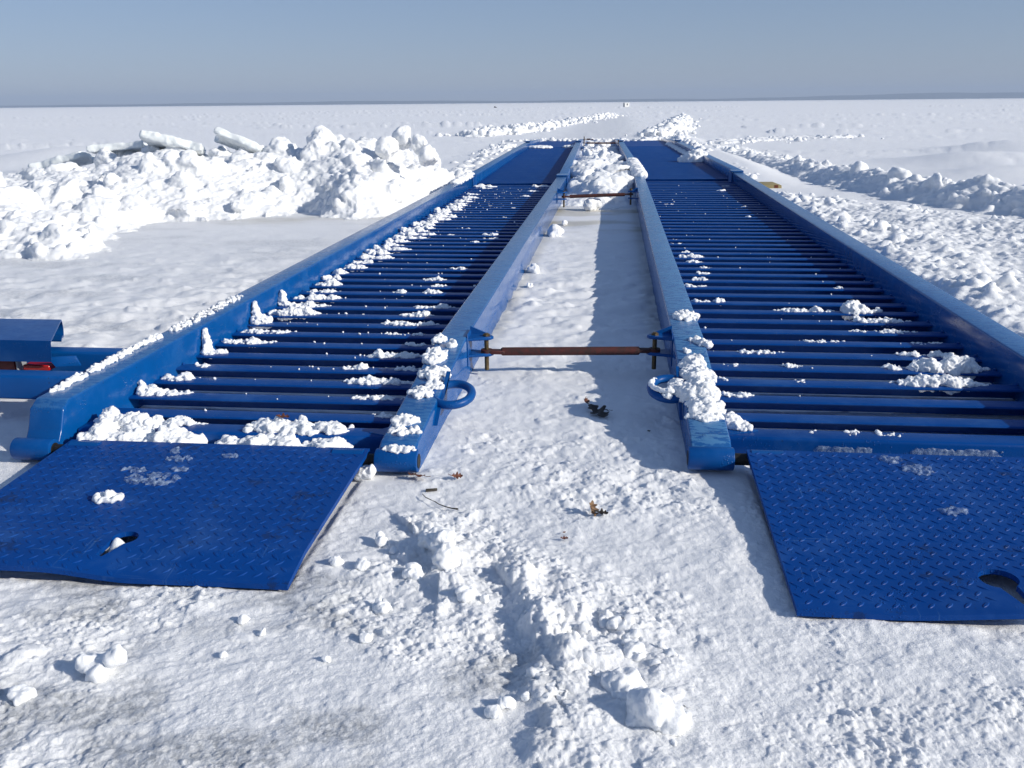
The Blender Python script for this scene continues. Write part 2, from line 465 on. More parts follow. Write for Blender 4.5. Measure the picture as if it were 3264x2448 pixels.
def ground(x, y):
    r = np.hypot(x, y) + 1e-6
    px = np.maximum(.0012, .75 * r * r / 925)          # sheet spacing: finer bumps than this are left out
    def w(s): return np.clip(s / (2.2 * px) - .4, 0, 1)
    tm = track_mask(x, y); pm = plate_mask(x, y); soft = (1 - .8 * tm) * (1 - .9 * pm)
    fore = (1 - sst(3.0, 4.6, y)) * (1 - sst(-1.9, -2.3, x) * 0)
    leftp = sst(-1.7, -1.95, x) * (1 - sst(9, 10, y)) * sst(2.6, 3.4, y)   # packed plain left of the ramps
    leftp = np.where((x < -1.7), (1 - sst(9, 10.5, y)) * sst(2.9, 3.6, y), 0)
    mid = np.where((x > -.62) & (x < .3), sst(3.3, 4.5, y) * (1 - sst(9, 10, y)), 0)
    lake = sst(9, 13, y)
    z = .010 * fbm2(x / 1.4, y / 1.4, 2, 3) * (1 - lake)
    z = z + soft * (.007 * fbm2(x / .30, y / .30, 3, 5)) * (1 - .5 * mid - .6 * leftp)
    # granular surface, then scattered crumbs of several sizes
    cover = sst(-.30, .40, fbm2(x / .33 + 7, y / .33, 3, 21))
    rough = (fore * (.45 + .55 * cover) + (1 - fore) * .45) * (1 - .45 * leftp - .45 * mid) * soft
    for sc, a, sd in ((.085, .0060, 25), (.042, .0040, 26), (.021, .0030, 27), (.0105, .0019, 28), (.0055, .0012, 29)):
        ww = w(sc)
        sel = ww > .01
        if sel.any(): z[sel] += a * vn2(x[sel] / sc, y[sel] / sc, sd) * rough[sel] * ww[sel]
    for sc, a, sd, act in ((.075, .012, 31, .07), (.042, .0095, 37, .13), (.022, .0066, 41, .28), (.0115, .0046, 43, .5), (.0065, .0026, 47, .5)):
        ww = w(sc)
        sel = ww > .01
        if sel.any():
            wx = x[sel] / sc + .35 * vn2(x[sel] / sc * 1.7, y[sel] / sc * 1.7, sd + 3); wy = y[sel] / sc + .35 * vn2(x[sel] / sc * 1.7 + 9, y[sel] / sc * 1.7, sd + 4)
            f, bid = wor2(wx, wy, sd)
            g = np.sqrt(np.clip(1 - (f / .52) ** 2, 0, 1)) * np.clip((bid - (1 - act)) / act, 0, 1) ** .6
            am = (fore[sel] * (.25 + .75 * cover[sel]) + (1 - fore[sel]) * .25) * (1 - .6 * leftp[sel] - .5 * mid[sel]) * soft[sel]
            z[sel] += a * g * am * ww[sel]
    # scraped streaks on the packed plain and lower left
    c, s_ = math.cos(.5), math.sin(.5)
    u = x * c + y * s_; v = -x * s_ + y * c
    st = fbm2(u / .30, v / .045, 3, 51)
    z = z + w(.045) * .0055 * st * np.where((x < -.45) & (y < 1.75), sst(-.4, -.8, x), 0)
    u2 = x * .97 + y * .26; v2 = -x * .26 + y * .97
    z = z + w(.06) * (leftp + .8 * mid) * (.028 * fbm2(u2 / .16, v2 / .10, 3, 53) + .022 * np.clip(fbm2(u2 / .12, v2 / .07, 3, 54) * 2 - .45, 0, 1))
    # shoved-up ridge in the foreground: cut steep on its left, crumbling away to the right
    near = (np.abs(x) < .6) & (y > 1.0) & (y < 2.2)
    if near.any():
        xn, yn = x[near], y[near]; best = np.zeros(xn.shape)
        for P, H, wd in ((((-.20, 1.745), (-.165, 1.66), (-.105, 1.49), (-.085, 1.42)), .040, .17), (((-.13, 1.50), (-.135, 1.40), (-.125, 1.29), (-.10, 1.22)), .030, .15), (((-.445, 1.99), (-.40, 1.93), (-.365, 1.84), (-.36, 1.80)), .034, .12), (((-.03, 1.66), (.02, 1.58), (.045, 1.50)), .024, .13), (((.0, 1.40), (.045, 1.33), (.06, 1.24)), .020, .10)):
            P = np.array(P); dd = np.full(xn.shape, 9.0); uu = np.full(xn.shape, 9.0)
            for i in range(len(P) - 1):
                e = P[i + 1] - P[i]; L2 = (e ** 2).sum(); L = math.sqrt(L2)
                t = ((xn - P[i, 0]) * e[0] + (yn - P[i, 1]) * e[1]) / L2; tc = np.clip(t, 0, 1)
                d = np.hypot(xn - P[i, 0] - tc * e[0], yn - P[i, 1] - tc * e[1])
                sd = ((xn - P[i, 0]) * -e[1] + (yn - P[i, 1]) * e[0]) / L      # left of the line is negative
                m = d < dd; uu = np.where(m, np.where(sd > 0, d, -d), uu); dd = np.where(m, d, dd)
            wob = .018 * vn2(xn / .05, yn / .05, 95)
            q = uu + wob
            best = np.maximum(best, H * sst(-.034, .036, q) * np.exp(-(np.maximum(q, 0) / wd) ** 2) * (.75 + .5 * vn2(xn / .06, yn / .06, 96)))
        f, bid = wor2(xn / .030 + .4 * vn2(xn / .02, yn / .02, 97), yn / .030, 98)
        k = np.clip(best / .03, 0, 1)
        z[near] += best + k * (.008 * np.sqrt(np.clip(1 - (f / .6) ** 2, 0, 1)) * bid + .004 * vn2(xn / .012, yn / .012, 99) + .002 * vn2(xn / .005, yn / .005, 94))
    # lake: drifts, rows of broken crust, old tracks
    far = sst(10, 16, r) * (1 - .0 * x)
    z = z + far * .030 * fbm2(x / 7.0, y / 4.0, 2, 61) + sst(25, 60, r) * .06 * fbm2(x / 40, y / 14, 2, 63)
    f2, b2 = wor2(x / .34, y / .45, 67)
    lumps = np.sqrt(np.clip(1 - (f2 / .6) ** 2, 0, 1)) * b2
    # rows of broken crust and old sled tracks running across the lake
    for (yc, sl, xa, xb, hh, wd) in ((23.5, .02, -40, -3.2, .17, .5), (32.5, -.01, -60, -5, .13, .5), (43, .05, -80, -6, .20, .7), (46.5, -.02, -90, -8, .14, .6), (32, .01, 5, 60, .11, .5), (38.5, -.02, 5, 70, .14, .6), (52, .01, -120, 90, .10, 1.2), (66, -.02, -150, 120, .13, 1.4), (83, .015, -160, 160, .15, 2.0), (104, -.01, -200, 200, .16, 2.4), (128, .02, -200, 200, .2, 3), (155, .01, -250, 250, .22, 4)):
        m = (x > xa) & (x < xb) & (np.abs(y - yc - sl * x) < 5 * wd + 2)
        if m.any():
            xm, ym = x[m], y[m]
            q = (ym - yc - sl * xm - .6 * wd * fbm2(xm / (6 * wd), ym / 9, 2, int(yc))) / wd
            gate = sst(-.25, .2, fbm2(xm / (9 * wd), ym * 0 + yc, 2, int(yc) + 7))
            z[m] += 1.25 * hh * np.exp(-q * q) * gate * (.55 + .5 * lumps[m])
    band = sst(.18, .5, fbm2(x / 22 + 3, y / 3.0 + 1.5, 3, 65) * (1 - sst(40, 90, r)) + fbm2(x / 90 + 3, y / 10 + 1.5, 3, 66) * sst(30, 80, r))
    z = z + far * band * .022 * lumps
    f3, b3 = wor2(x / 6.0, y / 9.0, 69)
    z = z + sst(60, 140, r) * .06 * np.sqrt(np.clip(1 - (f3 / .45) ** 2, 0, 1)) * b3 ** 2
    # wind-carved dunes to the right
    def dune(cx, cy, ax, ay, h, rot):
        c, s = math.cos(rot), math.sin(rot)
        a = ((x - cx) * c + (y - cy) * s) / ax; b = (-(x - cx) * s + (y - cy) * c) / ay
        a = np.where(a < 0, a * 2.0, a * .7)
        return h * np.exp(-(a * a + b * b) * 1.4)
    z = z + dune(5.6, 15.5, 2.4, 1.5, .20, .15) + dune(7.6, 19.0, 2.6, 1.7, .22, -.1) + dune(5.2, 13.2, 2.0, .9, .12, .1) + dune(9, 14.5, 2.5, 1.4, .16, 0)
    z = z + dune(-7.4, 13.5, 3.2, 1.6, .28, .1) + dune(-10, 17, 4, 2, .3, 0)
    # snow pushed against the ramps' outer sides and around their far ends
    z = z + .10 * sst(1.50, 1.62, x) * (1 - sst(1.9, 2.5, x)) * sst(10.5, 14, y) * (1 - sst(26, 29, y))
    z = z + .05 * (1 - sst(-2.2, -1.9, x) * sst(-1.9, -1.7, x)) * sst(10.5, 13, y) * (1 - sst(24, 28, y)) * np.where(x < -1.7, 1, 0) * sst(-3.2, -2, x)
    z = z * (1 - .5 * pm)
    z = z - .004 * tm - .010 * pm
    z = z + .058 * np.exp(-((x + 1.122) ** 2 + (y - 1.832) ** 2) / .026 ** 2) + .030 * np.exp(-((x - .800) ** 2 + (y - 1.826) ** 2) / .020 ** 2) + .012 * np.exp(-((x - .83) ** 2 + (y - 1.75) ** 2) / .03 ** 2)
    # surface state: bare icy patches and brown meltwater ice
    pn = fbm2(x / .22 + 2, y / .16, 4, 71)
    icy = sst(.0, .38, pn) * np.where(y < 2.1, 1, 0) * sst(.0, -.2, x) * (1 - sst(1.5, 1.6, y) * sst(-.52, -.42, x))
    icy = icy + sst(.0, .5, fbm2(x / .6, y / .25, 4, 73)) * leftp * .45 + leftp * .14
    icy = icy + mid * (.10 + .6 * sst(.0, .5, fbm2(x / .35, y / .5, 4, 75)) * sst(5.5, 8, y))
    icy = icy + .35 * sst(.9, 1.2, np.where((x > .3) & (y < 1.75), x * 0 + 1.0, 0)) * sst(.1, .5, pn)
    road = sst(24, 29, y) * (1 - sst(62, 80, y)) * np.exp(-((x - (-.6 + .004 * y)) / (1.25)) ** 4)
    icy = np.clip(icy + .45 * road, 0, 1)
    brown = mid * sst(6.8, 7.6, y) * sst(-.1, .4, fbm2(x / .5, y / .3, 3, 77)) * .55
    brown = brown + np.where(x < -1.6, 1, 0) * np.exp(-((y - 8.35 - .35 * (x + 2.6)) / .28) ** 2) * sst(-4.0, -3.0, x) * (.35 + .3 * pn)
    brown = brown + np.where((x > -.62) & (x < .3), 1, 0) * sst(3.3, 4.2, y) * (1 - sst(9, 10, y)) * np.maximum(np.exp(-((x + .52) / .05) ** 2), np.exp(-((x - .215) / .05) ** 2)) * .4
    return z, np.clip(icy, 0, 1), np.clip(brown, 0, 1)

def build_ground():
    rr = [.12]
    while rr[-1] < 8600:
        r = rr[-1]
        rr.append(r + (.03 if r < .9 else max(.0014, min(.82 * r * r / 925, .035 * r))))
    rr = np.array(rr)
    yaw = math.radians(6.26)
    dense = np.radians(np.arange(-36, 36.001, .078)); mid1 = np.radians(np.arange(37, 75, 1.0)); bk = np.radians(np.arange(78, 282, 6.0))
    ang = np.concatenate([dense, mid1, bk, np.radians(np.arange(285, 323, 1.0))])
    A, Rr = np.meshgrid(ang, rr)
    jit = (_h((A * 1e5).astype(np.int64), (Rr * 1e4).astype(np.int64), np.zeros(A.shape, np.int64), 5) - .5)
    A = A + jit * np.radians(.03) * (np.abs(A) < .6)
    X = np.sin(A - yaw) * Rr; Y = np.cos(A - yaw) * Rr
    sh = X.shape
    z, icy, br = ground(X.ravel(), Y.ravel())
    ny, nx = sh
    V = np.stack([X.ravel(), Y.ravel(), z], -1)
    idx = np.arange(nx * ny).reshape(ny, nx); nxt = np.roll(idx, -1, axis=1)
    F = np.stack([idx[:-1], nxt[:-1], nxt[1:], idx[1:]], -1).reshape(-1, 4)[:, ::-1]
    # close the centre
    me = np_mesh('snow_ground', V, F)
    for nm, a in (('icy', icy), ('brown', br)):
        at = me.attributes.new(nm, 'FLOAT', 'POINT'); at.data.foreach_set('value', a.astype(np.float32))
    o = link('snow_ground', me, SNOW_GROUND)
    tag(o, kind='structure')
    return len(V)
print('ground verts', build_ground())

def hills():
    xs = np.linspace(-7000, 7400, 360)
    V = []; F = []
    for j, (dy, hk) in enumerate(((0, 0), (120, .55), (420, 1.0), (900, .8), (1200, 0))):
        t = (xs + 7000) / 14400
        base = 14 + 40 * sst(.42, .75, t) + 16 * sst(.15, .3, t) * (1 - sst(.35, .5, t))
        h = base * (.82 + .22 * vn2(xs / 900, xs * 0 + j, 5) + .10 * vn2(xs / 180, xs * 0 + j, 6)) * hk
        V.append(np.stack([xs, 6900 + dy + 300 * np.sin(xs / 2500), np.maximum(h, 0) - (2 if hk == 0 else 0)], -1))
    V = np.concatenate(V); n = len(xs)
    for j in range(4):
        for i in range(n - 1): F.append((j * n + i, j * n + i + 1, (j + 1) * n + i + 1, (j + 1) * n + i))
    o = link('far_hills', np_mesh('far_hills', V, F), HILL); tag(o, kind='structure')
hills()

# ------------------------------------------------------------------ the four ramps
RISE = .0035
def zt(y): return .161 + RISE * (y - 3.4)          # top of the side rails
def zb(y): return .055 + RISE * max(0, y - 3.4)    # top of the bars

def bar_mesh(x0, x1, wdt=.078, h=.050, r=.013):
    t = .009
    prof = [(.004, -.006), (.005, -t), (wdt - t, -t), (wdt - t, -h), (wdt, -h)]
    for a in range(0, 91, 18): prof.append((wdt - r + r * math.cos(math.radians(a)), -r + r * math.sin(math.radians(a))))
    rf = .005
    for a in range(90, 181, 30): prof.append((rf + rf * math.cos(math.radians(a)), -rf + rf * math.sin(math.radians(a))))
    m = MB(); m.prism(prof, x0, x1)
    for xe in (x0 + .006, x1 - .006):      # weld beads at the ends
        b = bmesh.new(); bmesh.ops.create_icosphere(b, subdivisions=1, radius=.008)
        bmesh.ops.scale(b, vec=(.9, 1.3, .8), verts=b.verts); bmesh.ops.translate(b, vec=(xe, wdt * .75, .002), verts=b.verts); m.merge(b)
    me = bpy.data.meshes.new('bar'); m.bm.to_mesh(me); m.bm.free()
    me.polygons.foreach_set('use_smooth', np.ones(len(me.polygons), bool))
    try: me.set_sharp_from_angle(angle=math.radians(35))
    except Exception: pass
    me.materials.append(PAINT_BAR); me.update()
    return me

def rail(parent, x0, x1, prof, mat, bev=.007):
    return MB().prism(prof, x0, x1, bev, 3).build('side_rail', mat, parent, smooth=35)

def keyhole(cx, cy, r, slot, ang):
    pts = []
    for a in range(0, 360, 15):
        t = math.radians(a); pts.append((cx + r * math.cos(t), cy + r * 1.05 * math.sin(t)))
    d = Vector((math.sin(ang), -math.cos(ang))); n = Vector((-d.y, d.x)); w = .011
    s = [(cx, cy)]
    c = Vector((cx, cy))
    return pts, [tuple(c + n * w * 1.6), tuple(c + d * r * 1.1 + n * w * 1.6), tuple(c + d * slot + n * w * .7), tuple(c + d * slot - n * w * .7), tuple(c + d * r * 1.1 - n * w * 1.6), tuple(c - n * w * 1.6)]

def plate(parent, x0, x1, y0, y1, prof, tilt, hole, lug_seed, frontcurve):
    """checker plate: bent sheet with a keyhole cut through it and raised lugs"""
    def zf(x, y):
        ys = [p[0] for p in prof]; zs = [p[1] for p in prof]
        return np.interp(y, ys, zs) + tilt(x, y)
    def yfront(x): return y0 + frontcurve(x)
    nx, ny = 70, 56
    X, T = np.meshgrid(np.linspace(x0, x1, nx), np.linspace(0, 1, ny))
    Y = yfront(X) + (y1 - yfront(X)) * T
    Z = zf(X, Y)
    th = .012
    top = np.stack([X, Y, Z], -1).reshape(-1, 3); bot = top - (0, 0, th)
    idx = np.arange(nx * ny).reshape(ny, nx); N = nx * ny
    q = np.stack([idx[:-1, :-1], idx[:-1, 1:], idx[1:, 1:], idx[1:, :-1]], -1).reshape(-1, 4)
    qs = [q, q[:, ::-1] + N]
    for a in (idx[0, :], idx[-1, ::-1], idx[::-1, 0], idx[:, -1]): qs.append(np.stack([a[:-1], a[:-1] + N, a[1:] + N, a[1:]], -1))
    me = np_mesh('t', np.concatenate([top, bot]), np.concatenate(qs), smooth=False)
    ob = bpy.data.objects.new('t', me); COL.objects.link(ob)
    circ, slot = keyhole(*hole)
    cut = []
    for i, pl in enumerate((circ, slot)):
        c = MB().prism(pl, -.3 - .01 * i, .4 + .01 * i, axis='z').build('t', None, None, 0); cut.append(c)
        md = ob.modifiers.new('b%d' % i, 'BOOLEAN'); md.operation = 'DIFFERENCE'; md.object = c; md.solver = 'EXACT'
    dg = bpy.context.evaluated_depsgraph_get(); ev = ob.evaluated_get(dg)
    m2 = bpy.data.meshes.new_from_object(ev)
    for o in [ob] + cut:
        d = o.data; bpy.data.objects.remove(o); bpy.data.meshes.remove(d)
    b = bmesh.new(); b.from_mesh(m2); bpy.data.meshes.remove(m2)
    pl = MB(); pl.bm.free(); pl.bm = b
    # lugs: pointed lens shapes in two directions, in offset rows
    rng = random.Random(lug_seed)
    pit = .0345; row = .0215
    LV = []; LF = []; prof_t = [-1, -.8, -.45, 0, .45, .8, 1]
    hx, hy, hr = hole[0], hole[1], hole[2]
    j = 0; y = y0 + .012
    base = []
    for t in prof_t:
        wd = (1 - t * t) * .0052; base.append((t * .0135, wd))
    while y < y1 - .012:
        k = 0; x = x0 + .012 + (pit / 2 if j % 2 else 0)
        while x < x1 - .012:
            if y > yfront(x) + .012 and math.hypot(x - hx, y - hy) > hr + .014 and not (abs(x - hx) < .032 and y0 < y < hy):
                ang = math.radians(48 if j % 2 else -42) + rng.uniform(-.03, .03)
                ca, sa = math.cos(ang), math.sin(ang); s = rng.uniform(.93, 1.06); o = len(LV)
                for side, hh in ((-1, 0), (-.5, .0017), (.5, .0017), (1, 0)):
                    for a, wd in base:
                        lx = a * s; ly = side * wd * s
                        gx = x + lx * ca - ly * sa; gy = y + lx * sa + ly * ca
                        LV.append((gx, gy, float(zf(gx, gy)) + (hh * (1 - abs(a / .0135) ** 3) if hh else -.0006)))
                n = len(base)
                for r_ in range(3):
                    for i in range(n - 1): LF.append((o + r_ * n + i, o + r_ * n + i + 1, o + (r_ + 1) * n + i + 1, o + (r_ + 1) * n + i))
            x += pit; k += 1
        y += row; j += 1
    lm = np_mesh('t', np.array(LV), np.array(LF)); pl.bm.from_mesh(lm); bpy.data.meshes.remove(lm)
    bmesh.ops.recalc_face_normals(pl.bm, faces=pl.bm.faces)
    return pl.build('approach_plate', PAINT_PLATE, parent, smooth=38), zf

def clevis(parent, x, y, z, side, sc=1.0):
    """two ear plates on a rail that take a tie bar's bolt; side=+1 sticks out towards +x"""
    for dz, drop in ((.052, .030), (-.012, 0)):
        m = MB(); zz = z + dz
        m.prism([(x, y - .045), (x, y + .045), (x + side * .085, y + .018), (x + side * .095, y), (x + side * .085, y - .018)], zz - .006, zz + .006, .002, 1, axis='z')
        if drop: m.prism([(x, zz + .004), (x + side * .075, zz + .004), (x, zz + .036)], y + .030, y + .038, axis='y')
        m.build('bolt_ear', PAINT, parent)
    MB().box(min(x, x + side * .004), max(x, x + side * .004), y - .055, y + .055, z - .05, z + .075, .001, 1).build('backing_plate', PAINT, parent)

def eye_ring(parent, x, y, z, side):
    pts = []
    for a in range(0, 360, 12):
        t = math.radians(a); pts.append((x + side * (.035 + .062 * math.cos(t)), y + .075 * math.sin(t), z + .012 * math.sin(t)))
    m = MB(); m.tube(pts, .014, 10, closed=True)
    m.prism([(y - .15, z - .055), (y - .07, z - .012), (y + .07, z + .018), (y + .11, z + .045), (y + .05, z + .02), (y - .06, z - .02)], x - .002, x + side * .012)
    return m.build('lifting_eye', PAINT, parent)

def near_ramp(name, label, ox0, ox1, ix0, ix1, taper_first, ys, pitch, y_end, y_nose, plate_args):
    """outer rail spans ox0..ox1, inner rail ix0..ix1; bars run between them"""
    R = empty(name, ((ox0 + ix1) / 2, y_nose, 0))
    tag(R, label, 'ramp', 'blue steel ramp sections')
    off = Vector(R.location)
    H = empty('t'); objs_before = set(bpy.data.objects)
    # outer rail: full height to a blunt rounded nose
    yn = y_nose
    rail(H, ox0, ox1, [(yn + .09, -.10), (yn + .03, .035), (yn + .06, .075), (yn + .085, .135), (yn + .125, zt(2.5) - .002), (y_end, zt(y_end)), (y_end, -.10)], PAINT_RAIL)
    # inner rail: its top slopes down to the nose
    rail(H, ix0, ix1, [(yn + .12, -.10), (yn - .005, .03), (yn + .0, .062), (yn + .04, .082), (taper_first, zt(taper_first)), (y_end, zt(y_end)), (y_end, -.10)], PAINT_FROSTY if ix0 > 0 else PAINT_RAIL)
    for a, b in ((ox0, ox1), (ix0, ix1)):
        m = MB(); m.cyl((a - .006, yn + .005, .036), (b + .006, yn + .005, .036), .033, 24, bev=.004); m.build('hinge_tube', PAINT, H)
        MB().cyl((a - .0075, yn + .005, .036), (b + .0075, yn + .005, .036), .021, 18).build('hinge_pin', DARKST, H)
    bx0, bx1 = min(ox1, ix1), max(ox0, ix0)
    lo, hi = (ox1, ix0) if ox0 < ix0 else (ix1, ox0)
    # front cross member
    fb = MB().box(lo, hi, ys - .085, ys, -.01, .057, .010, 3); fb.build('front_beam', PAINT_BAR, H)
    bm_ = bar_mesh(lo - .002, hi + .002)
    y = ys + .137; k = 0
    y = ys + .137 if ox0 < 0 else ys + .156
    while y < y_end - .02:
        o = bpy.data.objects.new('bar', bm_); COL.objects.link(o); o.parent = H
        o.location = (0, y - .078, zb(y)); k += 1; y += pitch
    # joint collars at the far end
    for a, b in ((ox0, ox1), (ix0, ix1)):
        MB().hexa([(a - .012, y_end - .14, zt(y_end) + .001), (b + .012, y_end - .14, zt(y_end) + .001), (b + .012, y_end + .10, zt(y_end) + .001), (a - .012, y_end + .10, zt(y_end) + .001),
                   (a - .012, y_end - .14, zt(y_end) + .017), (b + .012, y_end - .14, zt(y_end) + .017), (b + .012, y_end + .10, zt(y_end) + .017), (a - .012, y_end + .10, zt(y_end) + .017)], .003, 1).build('joint_cap', PAINT_RAIL, H)
        for xs in (a - .013, b + .001):
            MB().box(xs, xs + .012, y_end - .16, y_end + .12, .0, zt(y_end) - .004, .002, 1).build('joint_plate', PAINT, H)
    pm, zf = plate(H, *plate_args)
    # plate hinge knuckles
    for xx in plate_args[:2]:
        s = 1 if xx == plate_args[0] else -1
    MB().cyl((plate_args[0] + .012, yn + .005, .036), (plate_args[0] + .10, yn + .005, .036), .028, 18).build('plate_hinge', PAINT, H)
    MB().cyl((plate_args[1] - .10, yn + .005, .036), (plate_args[1] - .012, yn + .005, .036), .028, 18).build('plate_hinge', PAINT, H)
    MB().cyl((lo - .01, yn + .005, .036), (hi + .01, yn + .005, .036), .017, 14).build('hinge_rod', DARKST, H)
    return R, H, off, zf

def settle(R, H, off):
    """hand the parts over to the ramp's own empty, keeping their place"""
    for c in list(H.children):
        c.parent = R; c.location = Vector(c.location) - off
    bpy.data.objects.remove(H)

LX0, LX1, LI0, LI1 = -1.732, -1.622, -.645, -.535
RI0, RI1, RX0, RX1 = .232, .347, 1.396, 1.512

lp = (-1.575, -.675, 1.705, 2.415, [(1.5, .012), (1.71, .016), (1.83, .036), (2.15, .049), (2.415, .060)],
      lambda x, y: .020 * sst(-1.02, -1.25, np.asarray(x, float)) * sst(1.95, 1.70, np.asarray(y, float)),
      (-1.113, 1.852, .029, .085, -.25), 5, lambda x: .012 * np.sin(np.asarray(x) * 6) * .3)
RL, HL, offL, zL = near_ramp('ramp_section', 'near left blue ramp of close-set crossbars, with the side bracket and red lamp',
    LX0, LX1, LI0, LI1, 3.34, 2.60, .1775, 10.95, 2.385, lp)
rp = (.388, 1.292, 1.705, 2.49, [(1.5, .010), (1.70, .014), (2.0, .030), (2.49, .062)],
      lambda x, y: .022 * sst(.55, .95, np.asarray(x, float)) * sst(2.1, 1.70, np.asarray(y, float)),
      (.824, 1.842, .039, .125, .18), 9, lambda x: .0 * np.asarray(x))
RRt, HR, offR, zR = near_ramp('ramp_section', 'near right blue ramp of close-set crossbars, snow clump on its ringed inner rail',
    RX0, RX1, RI0, RI1, 3.41, 2.69, .1905, 11.55, 2.475, rp)

# eyes and bolt ears on the inner rails
eye_ring(HL, LI1, 2.80, .105, 1)
eye_ring(HR, RI0, 2.90, .110, -1)
clevis(HL, LI1, 3.39, .095, 1); clevis(HR, RI0, 3.43, .100, -1)
clevis(HL, LI1, 9.0, .125, 1); clevis(HR, RI0, 9.05, .13, -1)
# stop tab beside the right ramp's inner rail
MB().prism([(RI1 + .001, 2.62), (RI1 + .10, 2.66), (RI1 + .001, 2.74)], .050, .060, .002, 1, axis='z').build('corner_gusset', PAINT, HR)
MB().prism([(LI0 - .001, 2.52), (LI0 - .07, 2.55), (LI0 - .001, 2.62)], .050, .060, .002, 1, axis='z').build('corner_gusset', PAINT, HL)

# side bracket with lamp hood on the left ramp
br = empty('side_bracket'); br.parent = HL
MB().box(-2.9, LX0 - .001, 2.748, 2.824, .066, .150, .010, 3).build('beam', PAINT, br)
MB().box(-2.9, LX0 - .001, 3.062, 3.140, .064, .148, .010, 3).build('beam', PAINT, br)
m = MB()   # folded sheet: top, front lip, rounded back and a return lip
zT = .218; TH = .007
path = [(2.965, .136), (2.95, zT)]
for a in range(90, -91, -18): path.append((3.27 + .035 * math.cos(math.radians(a)), zT - .035 + .035 * math.sin(math.radians(a))))
path += [(3.24, .154), (3.20, .149)]
inner = []
for i, (py, pz) in enumerate(path):
    a = Vector(path[max(i - 1, 0)]); c = Vector(path[min(i + 1, len(path) - 1)]); t = (c - a).normalized()
    inner.append((py + t.y * TH, pz - t.x * TH))
loop = path + inner[::-1]
bq = bmesh.new()
def xr(py, pz): return -1.945 - .175 * max(0, (py - 2.95)) / .36 - (.012 if pz < .19 and py < 3 else 0)
A = [bq.verts.new((-2.64, p[0], p[1])) for p in loop]; C = [bq.verts.new((xr(*p), p[0], p[1])) for p in loop]
n = len(loop); k = len(path)
for i in range(n): bq.faces.new((A[i], C[i], C[(i + 1) % n], A[(i + 1) % n]))
for V_ in (A, C):
    for i in range(k - 1): bq.faces.new((V_[i], V_[i + 1], V_[n - 2 - i], V_[n - 1 - i]))
bmesh.ops.recalc_face_normals(bq, faces=bq.faces)
m.merge(bq); m.build('lamp_hood', PAINT, br, smooth=50)
MB().hexa([(-1.965, 2.985, .112), (-1.885, 3.01, .112), (-1.885, 3.017, .112), (-1.965, 2.992, .112), (-1.985, 2.975, .150), (-1.90, 3.01, .148), (-1.90, 3.017, .148), (-1.985, 2.982, .150)], .001, 1).build('hood_tab', PAINT, br)
MB().box(-2.60, -2.128, 2.995, 3.050, .070, .190, .006, 2).build('tail_lamp', REDBASE, br)
MB().box(-2.116, -2.109, 2.985, 3.04, .070, .185, .002, 1).build('lamp_divider', GREYP, br)
MB().box(-2.09, -1.99, 2.985, 3.03, .098, .118, .003, 1).build('reflector', REDLAMP, br)
settle(RL, HL, offL); settle(RRt, HR, offR)

def far_ramp(label, ox0, ox1, ix0, ix1, y0, rz, length, n, frosty):
    cx = (ox0 + ix1) / 2
    R = empty('ramp_section', (cx, y0, 0), rz); tag(R, label, 'ramp', 'blue steel ramp sections')
    z0 = zt(y0) + .002
    def rl(a, b, mat): rail(R, a - cx, b - cx, [(.0, -.1), (.0, z0), (length, z0 - .004), (length, -.1)], mat)
    rl(ox0, ox1, PAINT_RAIL); rl(ix0, ix1, frosty)
    lo, hi = (ox1, ix0) if ox0 < ix0 else (ix1, ox0)
    bm_ = bar_mesh(lo - cx - .002, hi - cx + .002)
    for k in range(n):
        o = bpy.data.objects.new('bar', bm_); COL.objects.link(o); o.parent = R
        o.location = (0, .10 + k * (length - .15) / n, z0 - .105)
    # end flap: a sloping sheet between two tapering rails
    fl = 4.6
    m = MB(); m.hexa([(lo - cx, length + .04, z0 - .125), (hi - cx, length + .04, z0 - .125), (hi - cx, length + fl, .012), (lo - cx, length + fl, .012),
                      (lo - cx, length + .04, z0 - .108), (hi - cx, length + .04, z0 - .108), (hi - cx, length + fl, .030), (lo - cx, length + fl, .030)], .003, 1)
    m.build('end_flap', PAINT_PLATE, R)
    for a, b in ((ox0, ox1), (ix0, ix1)):
        rail(R, a - cx + .004, b - cx - .004, [(length + .02, -.1), (length + .02, z0 + .006), (length + fl, .075), (length + fl, -.1)], frosty if a == ix0 else PAINT_RAIL)
        MB().box(a - cx - .012, b - cx + .012, length - .12, length + .14, z0 + .008, z0 + .022, .003, 1).build('joint_cap', PAINT_RAIL, R)
    return R
FL = far_ramp('far left blue ramp section of close-set crossbars, running past the tall snow pile', LX0 - .0, LX1 - .0, LI0, LI1, 11.10, .019, 9.4, 52, PAINT_RAIL)
FR = far_ramp('far right blue ramp section of close-set crossbars, ending at the plowed ice road', RI0 + .01, RI1 + .01, RX0 + .05, RX1 + .05, 11.70, .019, 8.9, 47, PAINT_RAIL) if False else \
     far_ramp('far right blue ramp section of close-set crossbars, ending at the plowed ice road', RX0 + .05, RX1 + .05, RI0 + .01, RI1 + .01, 11.70, .019, 8.9, 47, PAINT_FROSTY)

